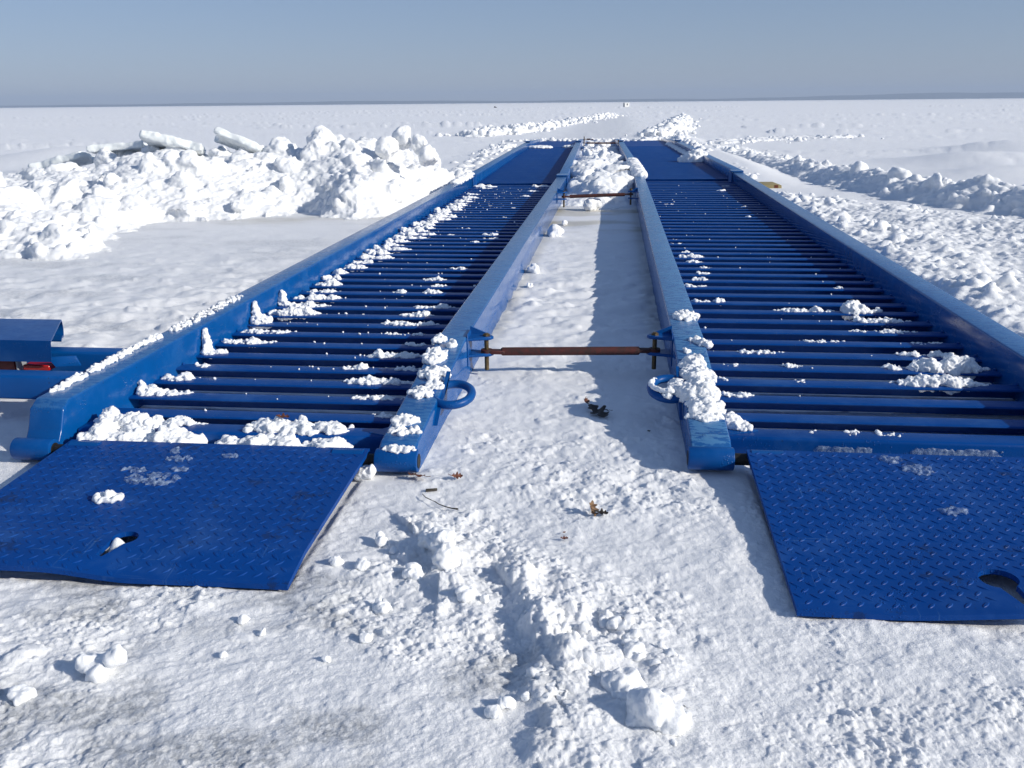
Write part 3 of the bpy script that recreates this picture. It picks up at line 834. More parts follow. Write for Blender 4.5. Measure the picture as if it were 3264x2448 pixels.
# ------------------------------------------------------------------ rusty tie bars between the ramps
def tie_bar(label, p0, p1, pin_h=(.055, -.075), r=.0165, pins=(1, 1)):
    p0 = Vector(p0); p1 = Vector(p1); c = (p0 + p1) / 2
    T = empty('tie_bar', c); tag(T, label, 'tie bar', 'rusty tie bars between the two ramps')
    d = (p1 - p0).normalized()
    a = p0 - c; b = p1 - c
    m = MB(); m.tube([a + d * .055, a + d * .06, b - d * .06, b - d * .055], [r * .7, r, r, r * .7], 12); m.build('rod', RUST, T)
    for e, s in ((a, 1), (b, -1)):
        q = e + d * .07 * s
        m = MB()
        x0, x1 = min(e.x - .02 * s, q.x), max(e.x - .02 * s, q.x)
        m.box(x0, x1, e.y - .018, e.y + .018, e.z - .007, e.z + .007, .003, 1)
        m.cyl((e.x, e.y, e.z - .009), (e.x, e.y, e.z + .009), .022, 16)
        m.build('rod_end', RUST, T)
    for e, on in ((a, pins[0]), (b, pins[1])):
        if not on: continue
        m = MB(); m.cyl((e.x, e.y, e.z + pin_h[1]), (e.x, e.y, e.z + pin_h[0]), .0085, 12)
        m.cyl((e.x, e.y, e.z + pin_h[0] - .014), (e.x, e.y, e.z + pin_h[0] - .004), .015, 6)
        m.cyl((e.x, e.y, e.z + pin_h[0] - .017), (e.x, e.y, e.z + pin_h[0] - .014), .019, 14)
        m.build('bolt', BOLT, T)
    return T
tie_bar('nearest rust red tie bar joining the two ramps above bare packed snow', (-.468, 3.39, .0915), (.168, 3.43, .0965), (.072, -.072))
tie_bar('middle rust brown tie bar, in front of the snow lumps between the ramps', (-.470, 9.0, .135), (.165, 9.05, .155), (.055, -.10))
tie_bar('farther red tie bar joining the ramps, behind the snow lumps between them', (-.64, 20.2, .175), (.08, 20.2, .170), (.07, -.07))
tie_bar('short farthest red bar stub at the far end of the left ramp', (-.69, 21.9, .19), (-.50, 21.9, .185), (.06, -.06), pins=(1, 0))
tie_bar('small red bar end on the left ramp, half buried in snow near far lumps', (-.57, 17.4, .15), (-.42, 17.4, .148), (.05, -.05), r=.018, pins=(0, 0))

# ------------------------------------------------------------------ snow on the ramps
ORD = ['front beam', 'first bar', 'second bar', 'third bar', 'fourth bar', 'fifth bar', 'sixth bar', 'seventh bar', 'eighth bar', 'ninth bar', 'tenth bar', 'eleventh bar', 'twelfth bar', 'thirteenth bar', 'fourteenth bar', 'fifteenth bar', 'sixteenth bar', 'seventeenth bar', 'eighteenth bar', 'nineteenth bar', 'twentieth bar']
TENS = {2: 'twenty', 3: 'thirty', 4: 'forty'}
UN = ['', 'first', 'second', 'third', 'fourth', 'fifth', 'sixth', 'seventh', 'eighth', 'ninth']
def ordbar(i):
    if i < len(ORD): return ORD[i]
    t, u = divmod(i, 10)
    return ({3: 'thirtieth', 4: 'fortieth'}[t] if u == 0 else TENS[t] + '-' + UN[u]) + ' bar'
SL = [(0, -1.60, -1.23, .055), (0, -1.10, -0.80, .03), (1, -0.747, -0.66, .02), (2, -1.615, -1.42, .035), (2, -0.873, -0.66, .03), (3, -1.615, -1.483, .03), (3, -0.956, -0.65, .035), (4, -1.568, -1.497, .015), (4, -0.986, -0.893, .028), (4, -0.803, -0.66, .028), (5, -1.612, -1.521, .05), (5, -0.956, -0.70, .035), (6, -1.61, -1.353, .03), (6, -0.829, -0.732, .018), (7, -1.61, -1.358, .022), (7, -0.963, -0.876, .015), (7, -0.86, -0.78, .02), (8, -1.612, -1.528, .06), (8, -1.022, -0.743, .03), (9, -1.61, -1.356, .05), (9, -0.98, -0.8, .035), (10, -1.612, -1.36, .045), (10, -0.96, -0.73, .028), (11, -1.609, -1.347, .035), (12, -1.601, -1.41, .02), (12, -1.141, -1.066, .025), (12, -0.978, -0.87, .03), (13, -1.611, -1.449, .035), (13, -0.97, -0.877, .025), (14, -1.612, -1.496, .04), (14, -1.043, -0.908, .025), (15, -1.608, -1.516, .035), (16, -1.60, -1.45, .035), (16, -0.946, -0.851, .03), (17, -1.605, -1.46, .04), (18, -1.60, -1.36, .035), (19, -1.605, -1.42, .04), (20, -1.60, -1.33, .04), (21, -1.60, -1.42, .03), (22, -1.60, -1.40, .04), (22, -0.986, -0.87, .016), (23, -1.6, -1.312, .035), (23, -0.93, -0.806, .03), (24, -1.60, -1.295, .04), (24, -1.252, -1.15, .018), (24, -0.954, -0.819, .03), (25, -1.606, -1.38, .05), (26, -1.60, -1.338, .03), (26, -1.159, -1.092, .015), (27, -1.60, -1.40, .045), (28, -1.575, -1.40, .05), (29, -1.567, -1.336, .045), (30, -1.573, -1.315, .05), (30, -0.942, -0.876, .02), (31, -1.56, -1.38, .035), (32, -1.58, -1.412, .05), (33, -1.53, -1.324, .03), (34, -1.55, -1.37, .035), (34, -0.946, -0.875, .02), (35, -1.55, -1.379, .05), (35, -1.168, -1.111, .02), (36, -1.5, -1.37, .03), (37, -1.55, -1.358, .04), (38, -1.5, -1.40, .03), (39, -1.532, -1.348, .045), (40, -0.965, -0.833, .025), (41, -1.534, -1.389, .03), (43, -0.935, -0.786, .03), (45, -1.52, -1.33, .035), (46, -.93, -.70, .05), (46, -1.60, -1.30, .05)]
SR = [(0, .593, .62, .012), (0, .698, .744, .015), (0, .783, .874, .018), (2, .377, .481, .025), (3, .381, .421, .015), (3, .649, .684, .01), (3, .973, 1.313, .045), (4, .417, .475, .012), (4, .633, .712, .018), (4, 1.001, 1.065, .035), (4, 1.089, 1.385, .06), (5, .494, .682, .015), (5, 1.101, 1.194, .05), (5, 1.205, 1.321, .025), (6, .778, .949, .015), (6, 1.19, 1.339, .015), (7, 1.011, 1.095, .015), (7, 1.11, 1.309, .018), (8, 1.066, 1.329, .03), (9, .759, 1.06, .03), (9, 1.068, 1.251, .06), (10, .399, .498, .03), (10, .506, .555, .03), (12, .388, .503, .025), (12, 1.15, 1.208, .02), (13, .44, .529, .025), (14, .474, .566, .025), (15, .516, .585, .025), (16, .446, .573, .022), (17, .414, .576, .035), (17, .827, .872, .012), (18, .444, .502, .03), (20, .402, .482, .015), (21, .407, .498, .015), (24, .937, 1.009, .015), (28, 1.1, 1.163, .025), (32, 1.153, 1.214, .02), (33, .47, .581, .02), (34, .422, .463, .025), (40, 1.093, 1.201, .03), (43, 1.199, 1.322, .025)]
rng = np.random.default_rng(11)
def strip_parts(x0, x1, y, z, h, ry=.030, spike=0):
    L = x1 - x0; parts = []
    n = max(6, int(L / .0065)); ph = rng.uniform(0, 50)
    for k in range(n):
        t = (k + rng.uniform(.0, 1)) / n
        env = min(1, t / .10, (1 - t) / .30) ** .7
        lum = .5 + .5 * float(vn2(np.array([t * L / .035 + ph]), np.array([ph * .3]), 5)[0])
        hh = max(.004, h * env * (.25 + .75 * lum))
        x = x0 + L * t
        for q in range(2):
            r = hh * rng.uniform(.30, .48) + .002
            yy = y - .006 - ry * env * rng.uniform(0, 1.0)
            parts.append(block_verts(rng, (x + rng.uniform(-.006, .006), yy, z + max(0, hh - r) * rng.uniform(.15, .8) * (1 - .5 * (y - yy) / .06)), (r * 1.5, r * rng.uniform(1.1, 1.8), r), 1, 6, .35))
    for k in range(spike * 3):      # snow stuck up the rail's web, thinning upwards
        f = k / max(1, spike * 3 - 1); zz = z + .010 + .020 * spike * f
        parts.append(block_verts(rng, (x0 + .004 + .010 * (1 - f), y - .02 + .016 * f + .006 * rng.uniform(-1, 1), zz), (.012 + .016 * (1 - f), .026 - .016 * f, .016), 2, 7, .4))
    return parts
def strips(lst, side, ys, first, pitch):
    for (i, x0, x1, h) in lst:
        y = ys if i == 0 else ys + first + pitch * (i - 1)
        z = (.057 if i == 0 else zb(y)) - .004
        L = x1 - x0
        edge = (side == 'left' and x0 < -1.5) or (side == 'right' and x1 > 1.25)
        inner = (side == 'left' and x1 > -.9) or (side == 'right' and x0 < .5)
        where = 'beside its outer rail' if edge else ('towards its inner rail' if inner else 'midway across')
        spike = {(5): 4, (8): 4, (10): 3, (2): 1}.get(i, 0) if (side == 'left' and edge) else 0
        vox = max(.0034, min(.010, y * .0009))
        kind = 'long' if L > .25 else ('thin' if h < .02 else 'short')
        o = fuse('snow_strip', strip_parts(x0, x1, y, z, h * (1.15 if edge and (side == 'right' or i >= 7) else 1.0), ry=.044 if edge else .034, spike=spike), vox, SNOW, ((.018, .004), (.010, .0042), (.0055, .0032), (.003, .0016)), 3 + i, smooth=1)
        tag(o, '%s snow strip on the %s ramp\'s %s, %s' % (kind, side, ordbar(i), where), 'snow strip', 'snow strips on the ramp bars')
strips(SL, 'left', 2.60, .137, .1775)
strips(SR, 'right', 2.69, .156, .1905)

def lump(name, label, cat, group, balls, voxel, disp, seed, mat=None, sub=2, skirt=0):
    r2 = np.random.default_rng(seed)
    parts = [block_verts(r2, b[:3], (b[3], b[4], b[5]) if len(b) > 4 else (b[3],) * 3, sub, 7, .22) for b in balls]
    for k in range(skirt):
        b = balls[r2.integers(len(balls))]; a = r2.uniform(0, 6.283); q = r2.uniform(.7, 1.5); r = r2.uniform(.005, .016)
        parts.append(block_verts(r2, (b[0] + b[3] * q * math.cos(a), b[1] + b[4] * q * math.sin(a), r2.uniform(0, .016) * (2 - q)), (r * 1.2, r * 1.2, r), 2, 5, .15))
    o = fuse(name, parts, voxel, mat or SNOW, disp, seed, smooth=2)
    tag(o, label, cat, group); return o

# heaps packed in front of and behind the left front beam
R2 = np.random.default_rng(5)
def heap(x0, x1, y0, y1, z, h, n):
    out = []
    for k in range(n):
        t = R2.random(); e = min(1, t / .12, (1 - t) / .15) ** .7
        r = h * R2.uniform(.22, .42) * e + .006
        lum = .55 + .45 * math.sin(t * 17 + x0 * 9) * math.sin(t * 7.3)
        out.append((x0 + (x1 - x0) * t, R2.uniform(y0, y1), z + h * e * lum * R2.uniform(.1, .85), r * 1.4, r * 1.2, r))
    return out
lump('snow_heap', 'snow heap filling the corner behind the left checker plate, by the outer rail', 'snow heap', 'snow heaps behind the left plate', heap(-1.60, -1.20, 2.43, 2.52, .025, .052, 170), .004, ((.02, .006), (.010, .005), (.0055, .0036), (.003, .0016)), 3)
lump('snow_heap', 'snow heap behind the middle of the left checker plate, right of the corner heap', 'snow heap', 'snow heaps behind the left plate', heap(-1.17, -.74, 2.43, 2.50, .022, .044, 170), .004, ((.02, .006), (.010, .005), (.0055, .0036), (.003, .0016)), 4)
lump('snow_heap', 'snow heap on the left front beam under the brown leaf scrap', 'snow heap', 'snow heaps behind the left plate', heap(-1.10, -.78, 2.53, 2.60, .055, .026, 100), .004, ((.02, .005), (.010, .0045), (.0055, .0034), (.003, .0016)), 5)

def rail_snow(label, spots, seed, cat='snow clump', mat=None, vox=.0034, dsp=((.018, .005), (.010, .0045), (.0055, .0034), (.003, .0018))):
    r2 = np.random.default_rng(seed); balls = []
    for (x, y, z, rx, ry, h) in spots:
        n = int(18 + rx * ry * 15000)
        for k in range(n):
            a = r2.uniform(0, 6.283); q = math.sqrt(r2.random())
            r = h * r2.uniform(.40, .72)
            balls.append((x + rx * q * math.cos(a), y + ry * q * math.sin(a), z + h * (1 - q * q) * r2.uniform(.1, .75), max(r, .006) * 1.3, max(r, .006) * 1.3, r * .9))
    return lump('snow_clump', label, cat, 'snow clumps on the rails', balls, vox, dsp, seed, mat)
def iz(y, k0, z0, n): return z0 + (.161 - z0) * (y - n) / (k0 - n)     # height of a sloping rail nose
zl = lambda y: iz(y, 3.34, .078, 2.40); zr = lambda y: iz(y, 3.41, .078, 2.50)
rail_snow('longest snow clump along the sloping nose of the left inner rail', [(-.63, 3.29, zl(3.29), .020, .035, .020), (-.615, 3.12, zl(3.12), .036, .08, .020), (-.585, 2.95, zl(2.95), .048, .07, .018), (-.60, 2.78, zl(2.78), .042, .05, .014), (-.565, 2.84, zl(2.84), .03, .04, .014)], 21)
rail_snow('small round snow lump beside the long clump on the left inner rail', [(-.574, 3.235, zl(3.235), .012, .018, .018)], 22)
rail_snow('grainy snow clump low on the nose of the left inner rail', [(-.605, 2.56, zl(2.56), .035, .035, .020), (-.59, 2.49, zl(2.49), .046, .03, .012)], 23)
rail_snow('snow crust on the hinge nose of the left inner rail', [(-.585, 2.395, .066, .05, .020, .014)], 24)
rail_snow('large bulging snow clump covering the right inner rail and its ring', [(.285, 3.10, zr(3.10), .025, .05, .03), (.29, 2.99, zr(2.99), .045, .07, .030), (.285, 2.86, zr(2.86), .055, .08, .034), (.295, 2.74, zr(2.74), .05, .06, .028), (.285, 2.67, zr(2.67), .045, .03, .020), (.215, 2.90, .115, .022, .05, .020), (.19, 2.84, .11, .02, .03, .016)], 25)
eyeb = [(.232 - (.035 + .062 * math.cos(t)), 2.90 + .075 * math.sin(t), .124, .011, .011, .007) for t in np.linspace(-1.6, 1.6, 26)]
lump('snow_clump', 'thin curved snow line lying on the right rail\'s lifting ring', 'snow clump', 'snow clumps on the rails', eyeb, .004, ((.01, -.004),), 26)
rail_snow('snow patch higher up on the right inner rail, behind the tie bar bolt', [(.30, 3.72, zt(3.72), .045, .07, .020)], 27)
rail_snow('pair of little snow lumps on the outer edge of the right inner rail', [(.312, 3.36, zr(3.36), .014, .022, .014), (.342, 3.32, zr(3.32), .020, .028, .018)], 28)
rail_snow('tiny snow lump midway across the right inner rail', [(.27, 3.235, zr(3.235), .011, .016, .012)], 29)
rail_snow('snow wedge on the gusset beside the right inner rail', [(.375, 2.70, .060, .022, .035, .030), (.40, 2.67, .060, .022, .02, .018)], 30)
rail_snow('long snow crust along the outer edge of the left outer rail near its nose', [(-1.712, 2.62 + .1 * k, zt(2.7 + .1 * k), .017, .06, .013) for k in range(7)], 31)
rail_snow('frosty snow crust on the left outer rail beyond the side bracket', [(-1.695, 3.42 + .11 * k, zt(3.4 + .11 * k), .030, .07, .008) for k in range(6)], 32, mat=SNOW)
rail_snow('snow crust on the left outer rail against the tall snow pile', [(-1.68, 10.0 + .16 * k, zt(10 + .16 * k), .05, .10, .035) for k in range(7)], 33, vox=.011)
rail_snow('tall snow heap along the far right inner rail beside the snow lumps', [(.30 - .018 * k * .3, 11.0 + .3 * k, zt(11.2), .055, .2, .045) for k in range(9)], 34, vox=.014, dsp=((.06, -.03), (.03, .012)))
rail_snow('snow pile at the joint on the far right ramp by its outer rail', [(1.28, 15.2, .10, .12, .12, .13), (1.12, 15.2, .10, .1, .06, .06)], 35, vox=.014, dsp=((.06, -.03), (.03, .012)))
rail_snow('broken snow scattered along the far right outer rail near the flap', [(1.32 - .018 * k, 16.6 + .8 * k, .09, .08, .4, .03) for k in range(7)], 36, vox=.018, dsp=((.06, -.02),))
rail_snow('snow blown across the left ramp near its far end', [(-1.55, 20.0, .10, .25, .2, .03), (-.9, 20.2, .10, .18, .15, .03)], 37, vox=.016, dsp=((.06, -.02),))

# frost films on the checker plates
def film(label, spots, seed, zf):
    r2 = np.random.default_rng(seed); balls = []
    for (x, y, rx, ry) in spots:
        for k in range(int(14 + rx * ry * 26000)):
            a = r2.uniform(0, 6.283); q = math.sqrt(r2.random()); xx = x + rx * q * math.cos(a); yy = y + ry * q * math.sin(a)
            balls.append((xx, yy, float(zf(xx, yy)) + .0005, .012, .011, .0026))
    return lump('frost_patch', label, 'frost', 'frost patches on the plates', balls, .0028, ((.008, .0010),), seed, FROST, sub=1)
film('streaky frost patch in the middle of the left checker plate', [(-1.28, 2.22, .035, .012), (-1.20, 2.165, .075, .04), (-1.156, 2.23, .02, .015)], 41, zL)
lump('snow_clump', 'flat white snow pat on the left checker plate above the keyhole', 'snow clump', 'snow clumps on the rails', [(-1.26 + .030 * math.cos(a), 2.045 + .020 * math.sin(a), float(zL(-1.26, 2.045)) + .003, .016, .012, .007) for a in np.linspace(0, 6.2, 11)] + [(-1.26, 2.045, float(zL(-1.26, 2.045)) + .004, .02, .014, .009)], .0036, ((.014, -.006),), 42)
film('small frost patch near the back edge of the left checker plate', [(-1.19, 2.30, .035, .02), (-1.225, 2.355, .012, .02)], 43, zL)
film('faint frost speck near the left plate\'s right back corner', [(-1.055, 2.33, .025, .010)], 44, zL)
film('frost patch near the back edge of the right checker plate', [(.77, 2.45, .03, .02), (.825, 2.385, .04, .03)], 45, zR)
film('faint frost patch in the middle of the right checker plate', [(.84, 2.16, .035, .02)], 46, zR)
def beam_frost(label, x0, x1, y, z0, z1, seed):
    r2 = np.random.default_rng(seed)
    balls = [(r2.uniform(x0, x1), y + .001, r2.uniform(z0, z1), .0065, .0065, .0065) for k in range(int((x1 - x0) * 900))]
    lump('frost_patch', label, 'frost', 'frost patches on the plates', balls, .0034, ((.009, .002),), seed, FROST, sub=1)
beam_frost('frost crust on the left part of the right ramp\'s front beam', .60, .76, 2.604, .012, .034, 47)
beam_frost('frost crust on the right part of the right ramp\'s front beam', .87, 1.12, 2.604, .014, .036, 48)

# uncountable crumbs on the bars
def crumbs():
    r2 = np.random.default_rng(77); parts = []
    V1, F1 = ICO[1]
    def put(x, y, z, r):
        parts.append(block_verts(r2, (x, y, z + r * .5), (r * 1.2, r * r2.uniform(.8, 1.2), r * .8), 1, 5, .5))
    for i in range(1, 46):
        y = 2.60 + .137 + .1775 * (i - 1)
        dens = 2 + 6 * math.exp(-((i - 9) / 6.0) ** 2) + 6 * math.exp(-((i - 38) / 5.0) ** 2)
        for k in range(r2.poisson(dens)):
            put(r2.choice([r2.uniform(-1.6, -.66), r2.normal(-1.15, .16)]), y - .012 - .05 * r2.random() ** 2, zb(y), r2.uniform(.002, .006) * (1.6 if r2.random() < .1 else 1))
        y = 2.69 + .156 + .1905 * (i - 1)
        for k in range(r2.poisson(2)):
            put(r2.uniform(.36, 1.38), y - .012 - .05 * r2.random() ** 2, zb(y), r2.uniform(.002, .006))
    for k in range(0): put(r2.uniform(-1.5, -.7), r2.uniform(1.75, 2.40), .045, .002 + .003 * r2.random())
    Vs = np.concatenate([p[0] for p in parts]); Fs = np.concatenate([p[1] + i * len(V1) for i, p in enumerate(parts)])
    o = link('snow_crumbs', np_mesh('snow_crumbs', Vs, Fs), SNOW); tag(o, 'small snow crumbs scattered over the ramp bars', 'snow crumbs', kind='stuff')
crumbs()

# ------------------------------------------------------------------ the big plowed snow pile at left
FOOT = np.array([(-5.6, 5.6), (-4.9, 5.75), (-4.232, 5.95), (-3.639, 5.80), (-3.60, 6.3), (-4.05, 7.25), (-4.016, 7.9), (-3.565, 8.05), (-3.106, 8.45), (-2.988, 8.80), (-2.6, 8.35), (-2.324, 8.22), (-2.071, 8.55), (-1.95, 9.2), (-1.86, 10.2), (-1.80, 11.2), (-1.84, 12.0)])
BACK = np.array([(-1.84, 12.0), (-2.4, 12.3), (-3.4, 11.9), (-4.6, 11.4), (-5.8, 10.8), (-7.0, 10.2), (-7.6, 9.0), (-6.6, 6.2), (-5.6, 5.6)])
POLY = np.concatenate([FOOT, BACK[1:-1]])
def poly_sd(X, Y, P):
    d = np.full(X.shape, 1e9); ins = np.zeros(X.shape, bool); n = len(P)
    for i in range(n):
        ax, ay = P[i]; bx, by = P[(i + 1) % n]; ex, ey = bx - ax, by - ay
        t = np.clip(((X - ax) * ex + (Y - ay) * ey) / (ex * ex + ey * ey + 1e-12), 0, 1)
        d = np.minimum(d, np.hypot(X - ax - t * ex, Y - ay - t * ey))
        c = ((ay > Y) != (by > Y)) & (X < (bx - ax) * (Y - ay) / (by - ay + 1e-12) + ax); ins ^= c
    return np.where(ins, d, -d)
def pile_h(X, Y):
    sd = poly_sd(X, Y, POLY)
    az = X / np.maximum(Y, .1)
    # height limit along the pile: low lobe at left, peak near the ramp
    lim = np.interp(az, [-.80, -.648, -.586, -.54, -.486, -.431, -.379, -.328, -.281, -.22, -.179, -.159], [.18, .27, .33, .47, .53, .42, .46, .52, .56, .60, .56, .30])
    s = np.clip(sd / 1.15, 0, 1)
    prof = .30 * sst(0, .22, s) + .70 * sst(.04, 1.0, s) ** .85
    h = lim * prof
    h = h + (.10 * fbm2(X / .55, Y / .55, 3, 81)) * sst(0, .3, sd)
    return np.where(sd > 0, h, sd * .4)
def scatter(fn_h, pts, r2, rmin, rmax, sub, sink=.62, flat=.9, planes=8):
    out = []
    for (x, y) in pts:
        z = float(fn_h(np.array([x]), np.array([y]))[0])
        r = rmin * (rmax / rmin) ** (r2.random() ** 1.6)
        s3 = (r * r2.uniform(.8, 1.4), r * r2.uniform(.8, 1.4), r * r2.uniform(.6, 1.0) * flat)
        out.append(block_verts(r2, (x, y, z + r * r2.uniform(-sink, .10)), s3, 2 if r < .10 else 3, planes, .05))
    return out
def inpoly_pts(P, n, r2, smin, smax):
    out = []; P = np.asarray(P); a = P.min(0); b = P.max(0)
    while len(out) < n:
        x = r2.uniform(a[0], b[0], 400); y = r2.uniform(a[1], b[1], 400); s = poly_sd(x, y, P)
        for i in np.nonzero((s > smin) & (s < smax))[0]: out.append((x[i], y[i]))
    return out[:n]
r3 = np.random.default_rng(3)
parts = [core_grid(-7.6, -1.75, 5.4, 12.4, .05, pile_h)]
parts += scatter(pile_h, inpoly_pts(POLY, 240, r3, .02, .5), r3, .03, .11, 2)
parts += scatter(pile_h, inpoly_pts(POLY, 260, r3, .25, 1.1), r3, .05, .17, 2)
parts += scatter(pile_h, inpoly_pts(POLY, 60, r3, .75, 1.6), r3, .10, .24, 3)
def blk(x, y, z, rx, ry, rz, ro=(0, 0, 0), planes=8, r=r3): return block_verts(r, (x, y, z), (rx, ry, rz), 3, planes, .06, euler_np(*ro))
for a in ((-2.22, 9.95, .66, .09, .10, .13, (.2, .1, .3)), (-2.05, 9.9, .58, .13, .11, .13, (.1, .3, .6)), (-1.93, 9.8, .46, .12, .11, .16, (.3, -.2, .2)), (-2.36, 9.8, .54, .12, .12, .13, (0, .4, 1)), (-2.75, 9.8, .54, .13, .12, .12, (.4, .4, 0)), (-3.05, 9.7, .48, .16, .14, .12, (.2, .1, .3)), (-3.3, 9.4, .40, .16, .14, .12, (.5, .2, 0)), (-2.35, 9.35, .36, .09, .08, .18, (.3, .5, 0)), (-2.62, 9.4, .34, .12, .09, .14, (.4, .5, .2)), (-3.9, 9.1, .34, .20, .14, .10, (.3, .1, .3)), (-4.5, 9.3, .42, .18, .14, .11, (.2, .2, .1)), (-3.45, 8.35, .10, .11, .10, .09, (0, 0, 0)), (-3.85, 8.1, .08, .16, .12, .07, (0, .1, 0)), (-2.15, 9.0, .18, .13, .11, .12, (0, .2, 1)), (-4.9, 8.7, .30, .15, .12, .08, (0, 0, .4)), (-5.4, 8.4, .26, .14, .11, .09, (0, .2, 0)), (-5.9, 8.0, .22, .12, .10, .08, (.2, 0, 0)), (-4.9, 7.2, .18, .2, .14, .06, (.3, .1, .2)), (-4.4, 7.6, .18, .2, .14, .07, (.4, .1, .1)), (-2.5, 8.75, .13, .12, .1, .11, (.2, .3, 0))):
    parts.append(blk(*a[:6], ro=a[6]))
o = fuse('snow_bank', parts, .0125, SNOW_PILE, ((.20, .03), (.09, .020), (.045, .014), (.024, .009), (.013, .005)), 7, smooth=1)
tag(o, 'tall white pile of plowed snow blocks left of the ramps', 'snow bank', 'plowed snow banks')

def slab(label, c, size, ro, seed):
    r2 = np.random.default_rng(seed)
    V, F = ICO[3]
    # rounded flat slab with an uneven outline
    a = np.arctan2(V[:, 1], V[:, 0]); out = 1 + .12 * np.sin(3 * a + seed) + .08 * np.sin(5 * a + 2 * seed)
    p = np.sign(V) * np.abs(V) ** .20
    P = p * np.array(size) * np.stack([out, out, np.ones_like(out)], -1)
    R = euler_np(*ro)
    o = fuse('ice_slab', [(P @ R.T + np.array(c), F)], .016, ICE_SLAB, ((.14, .014), (.05, .008), (.02, .004)), seed, smooth=0)
    tag(o, label, 'ice slab', 'grey ice slabs on the snow pile'); return o
slab('smooth pale ice slab tilted upright in the middle of the pile\'s crest', (-4.02, 10.0, .585), (.30, .16, .045), (-.45, .42, .12), 1)
slab('long pale ice slab lying over the crest of the pile, left of the upright slab', (-4.75, 9.9, .60), (.31, .2, .05), (-.3, .22, .15), 2)
slab('low pale ice slab at the left end of the pile\'s crest', (-5.45, 10.1, .55), (.30, .2, .045), (-.2, -.08, .1), 3)
slab('small ice slab leaning on the left shoulder of the snow pile', (-6.15, 10.1, .40), (.30, .18, .045), (-.2, -.25, .1), 4)

# ------------------------------------------------------------------ lumpy bank right of the ramps, and the berm beyond it
BANK = np.array([(1.53, 2.6), (1.53, 10.3), (1.95, 10.7), (2.62, 9.5), (3.37, 8.0), (4.6, 6.6), (5.2, 5.0), (4.6, 3.0)])
def bank_h(X, Y):
    sd = poly_sd(X, Y, BANK)
    h = .040 * sst(0, .12, sd) + .045 * sst(.05, .6, sd) * sst(10.5, 8.0, Y)
    # two low furrows parallel to the lane's edge
    v = (X - 1.9) * .80 + (Y - 10.7) * .60
    h = h + .020 * np.sin(v * 5.2 + 1.0 + .6 * vn2(X / .6, Y / .6, 4)) * sst(.1, .5, sd)
    h = h + .035 * fbm2(X / .4, Y / .4, 3, 83) * sst(0, .2, sd)
    h = h + .05 * np.exp(-((X - 1.72) / .16) ** 2) * sst(10.6, 9.8, Y)
    return np.where(sd > 0, h, sd * .5)
r4 = np.random.default_rng(8)
parts = [core_grid(1.50, 5.2, 2.6, 10.8, .05, bank_h)]
parts += scatter(bank_h, inpoly_pts(BANK, 900, r4, .03, 9), r4, .012, .042, 2)
parts += scatter(bank_h, [(r4.uniform(1.57, 2.1), r4.uniform(3.2, 9.6)) for k in range(230)], r4, .018, .060, 2)
parts += scatter(bank_h, inpoly_pts(BANK, 120, r4, .05, .35), r4, .015, .045, 2)
for a in ((1.80, 9.2, .08, .10, .09, .06), (1.68, 8.2, .08, .07, .07, .06), (1.84, 7.9, .08, .08, .07, .06), (1.72, 7.2, .07, .08, .08, .06), (1.95, 6.6, .06, .08, .07, .06), (1.70, 5.9, .08, .07, .07, .06), (2.0, 5.3, .07, .08, .07, .06), (1.80, 4.7, .08, .09, .08, .06)):
    parts.append(blk(*a, ro=tuple(r4.uniform(-.5, .5, 3)), r=r4))
o = fuse('snow_bank', parts, .0125, SNOW_PILE, ((.16, .014), (.06, .012), (.03, .009), (.016, .006), (.010, .003)), 9, smooth=1)
tag(o, 'low lumpy bank of crumbled snow along the right ramp\'s outer rail', 'snow bank', 'plowed snow banks')

BERM = [(2.0, 21.5, .14), (2.2, 18.0, .20), (2.62, 15.0, .21), (2.85, 12.8, .27), (3.05, 11.2, .31), (3.35, 10.0, .33), (3.75, 9.0, .36), (4.4, 8.0, .38), (5.3, 6.8, .40)]
def berm_h(X, Y):
    P = np.array(BERM); best = np.full(X.shape, -1.0)
    for i in range(len(P) - 1):
        ax, ay, ah = P[i]; bx, by, bh = P[i + 1]; ex, ey = bx - ax, by - ay
        t = np.clip(((X - ax) * ex + (Y - ay) * ey) / (ex * ex + ey * ey), 0, 1)
        cx = ax + t * ex; cy = ay + t * ey; hh = ah + t * (bh - ah)
        side = (X - cx) * (-ey) + (Y - cy) * ex      # >0 on one side of the crest
        nrm = side / math.hypot(ex, ey); along = np.hypot(X - cx - 0, Y - cy)
        w = np.where(nrm > 0, .75, .28)
        h = .66 * hh * np.exp(-(along / w) ** 2) - .03
        best = np.maximum(best, h)
    return best + .05 * fbm2(X / .4, Y / .4, 3, 85) * (best > .02)
r5 = np.random.default_rng(15)
pts = []
for k in range(330):
    t = r5.random() ** .8 * (len(BERM) - 1.001); i = int(t); f = t - i
    a, b = BERM[i], BERM[i + 1]
    pts.append((a[0] + f * (b[0] - a[0]) + r5.normal(0, .17), a[1] + f * (b[1] - a[1]) + r5.normal(0, .17)))
parts = [core_grid(1.7, 6.4, 6.4, 22.0, .07, berm_h)]
parts += scatter(berm_h, pts[:250], r5, .02, .08, 2) + scatter(berm_h, pts[250:], r5, .05, .11, 3)
for a in ((3.15, 10.9, .17, .12, .10, .11), (2.95, 11.9, .17, .11, .10, .12), (3.6, 9.6, .20, .14, .12, .13), (4.0, 9.0, .20, .26, .15, .07), (2.72, 13.6, .14, .12, .10, .10)): parts.append(blk(*a, ro=tuple(r5.uniform(-.4, .4, 3)), r=r5))
o = fuse('snow_bank', parts, .017, SNOW_PILE, ((.2, .025), (.09, .018), (.045, .012), (.022, .007)), 19, smooth=1)
tag(o, 'curving ridge of shaded snow blocks beyond the lane at right', 'snow bank', 'plowed snow banks')

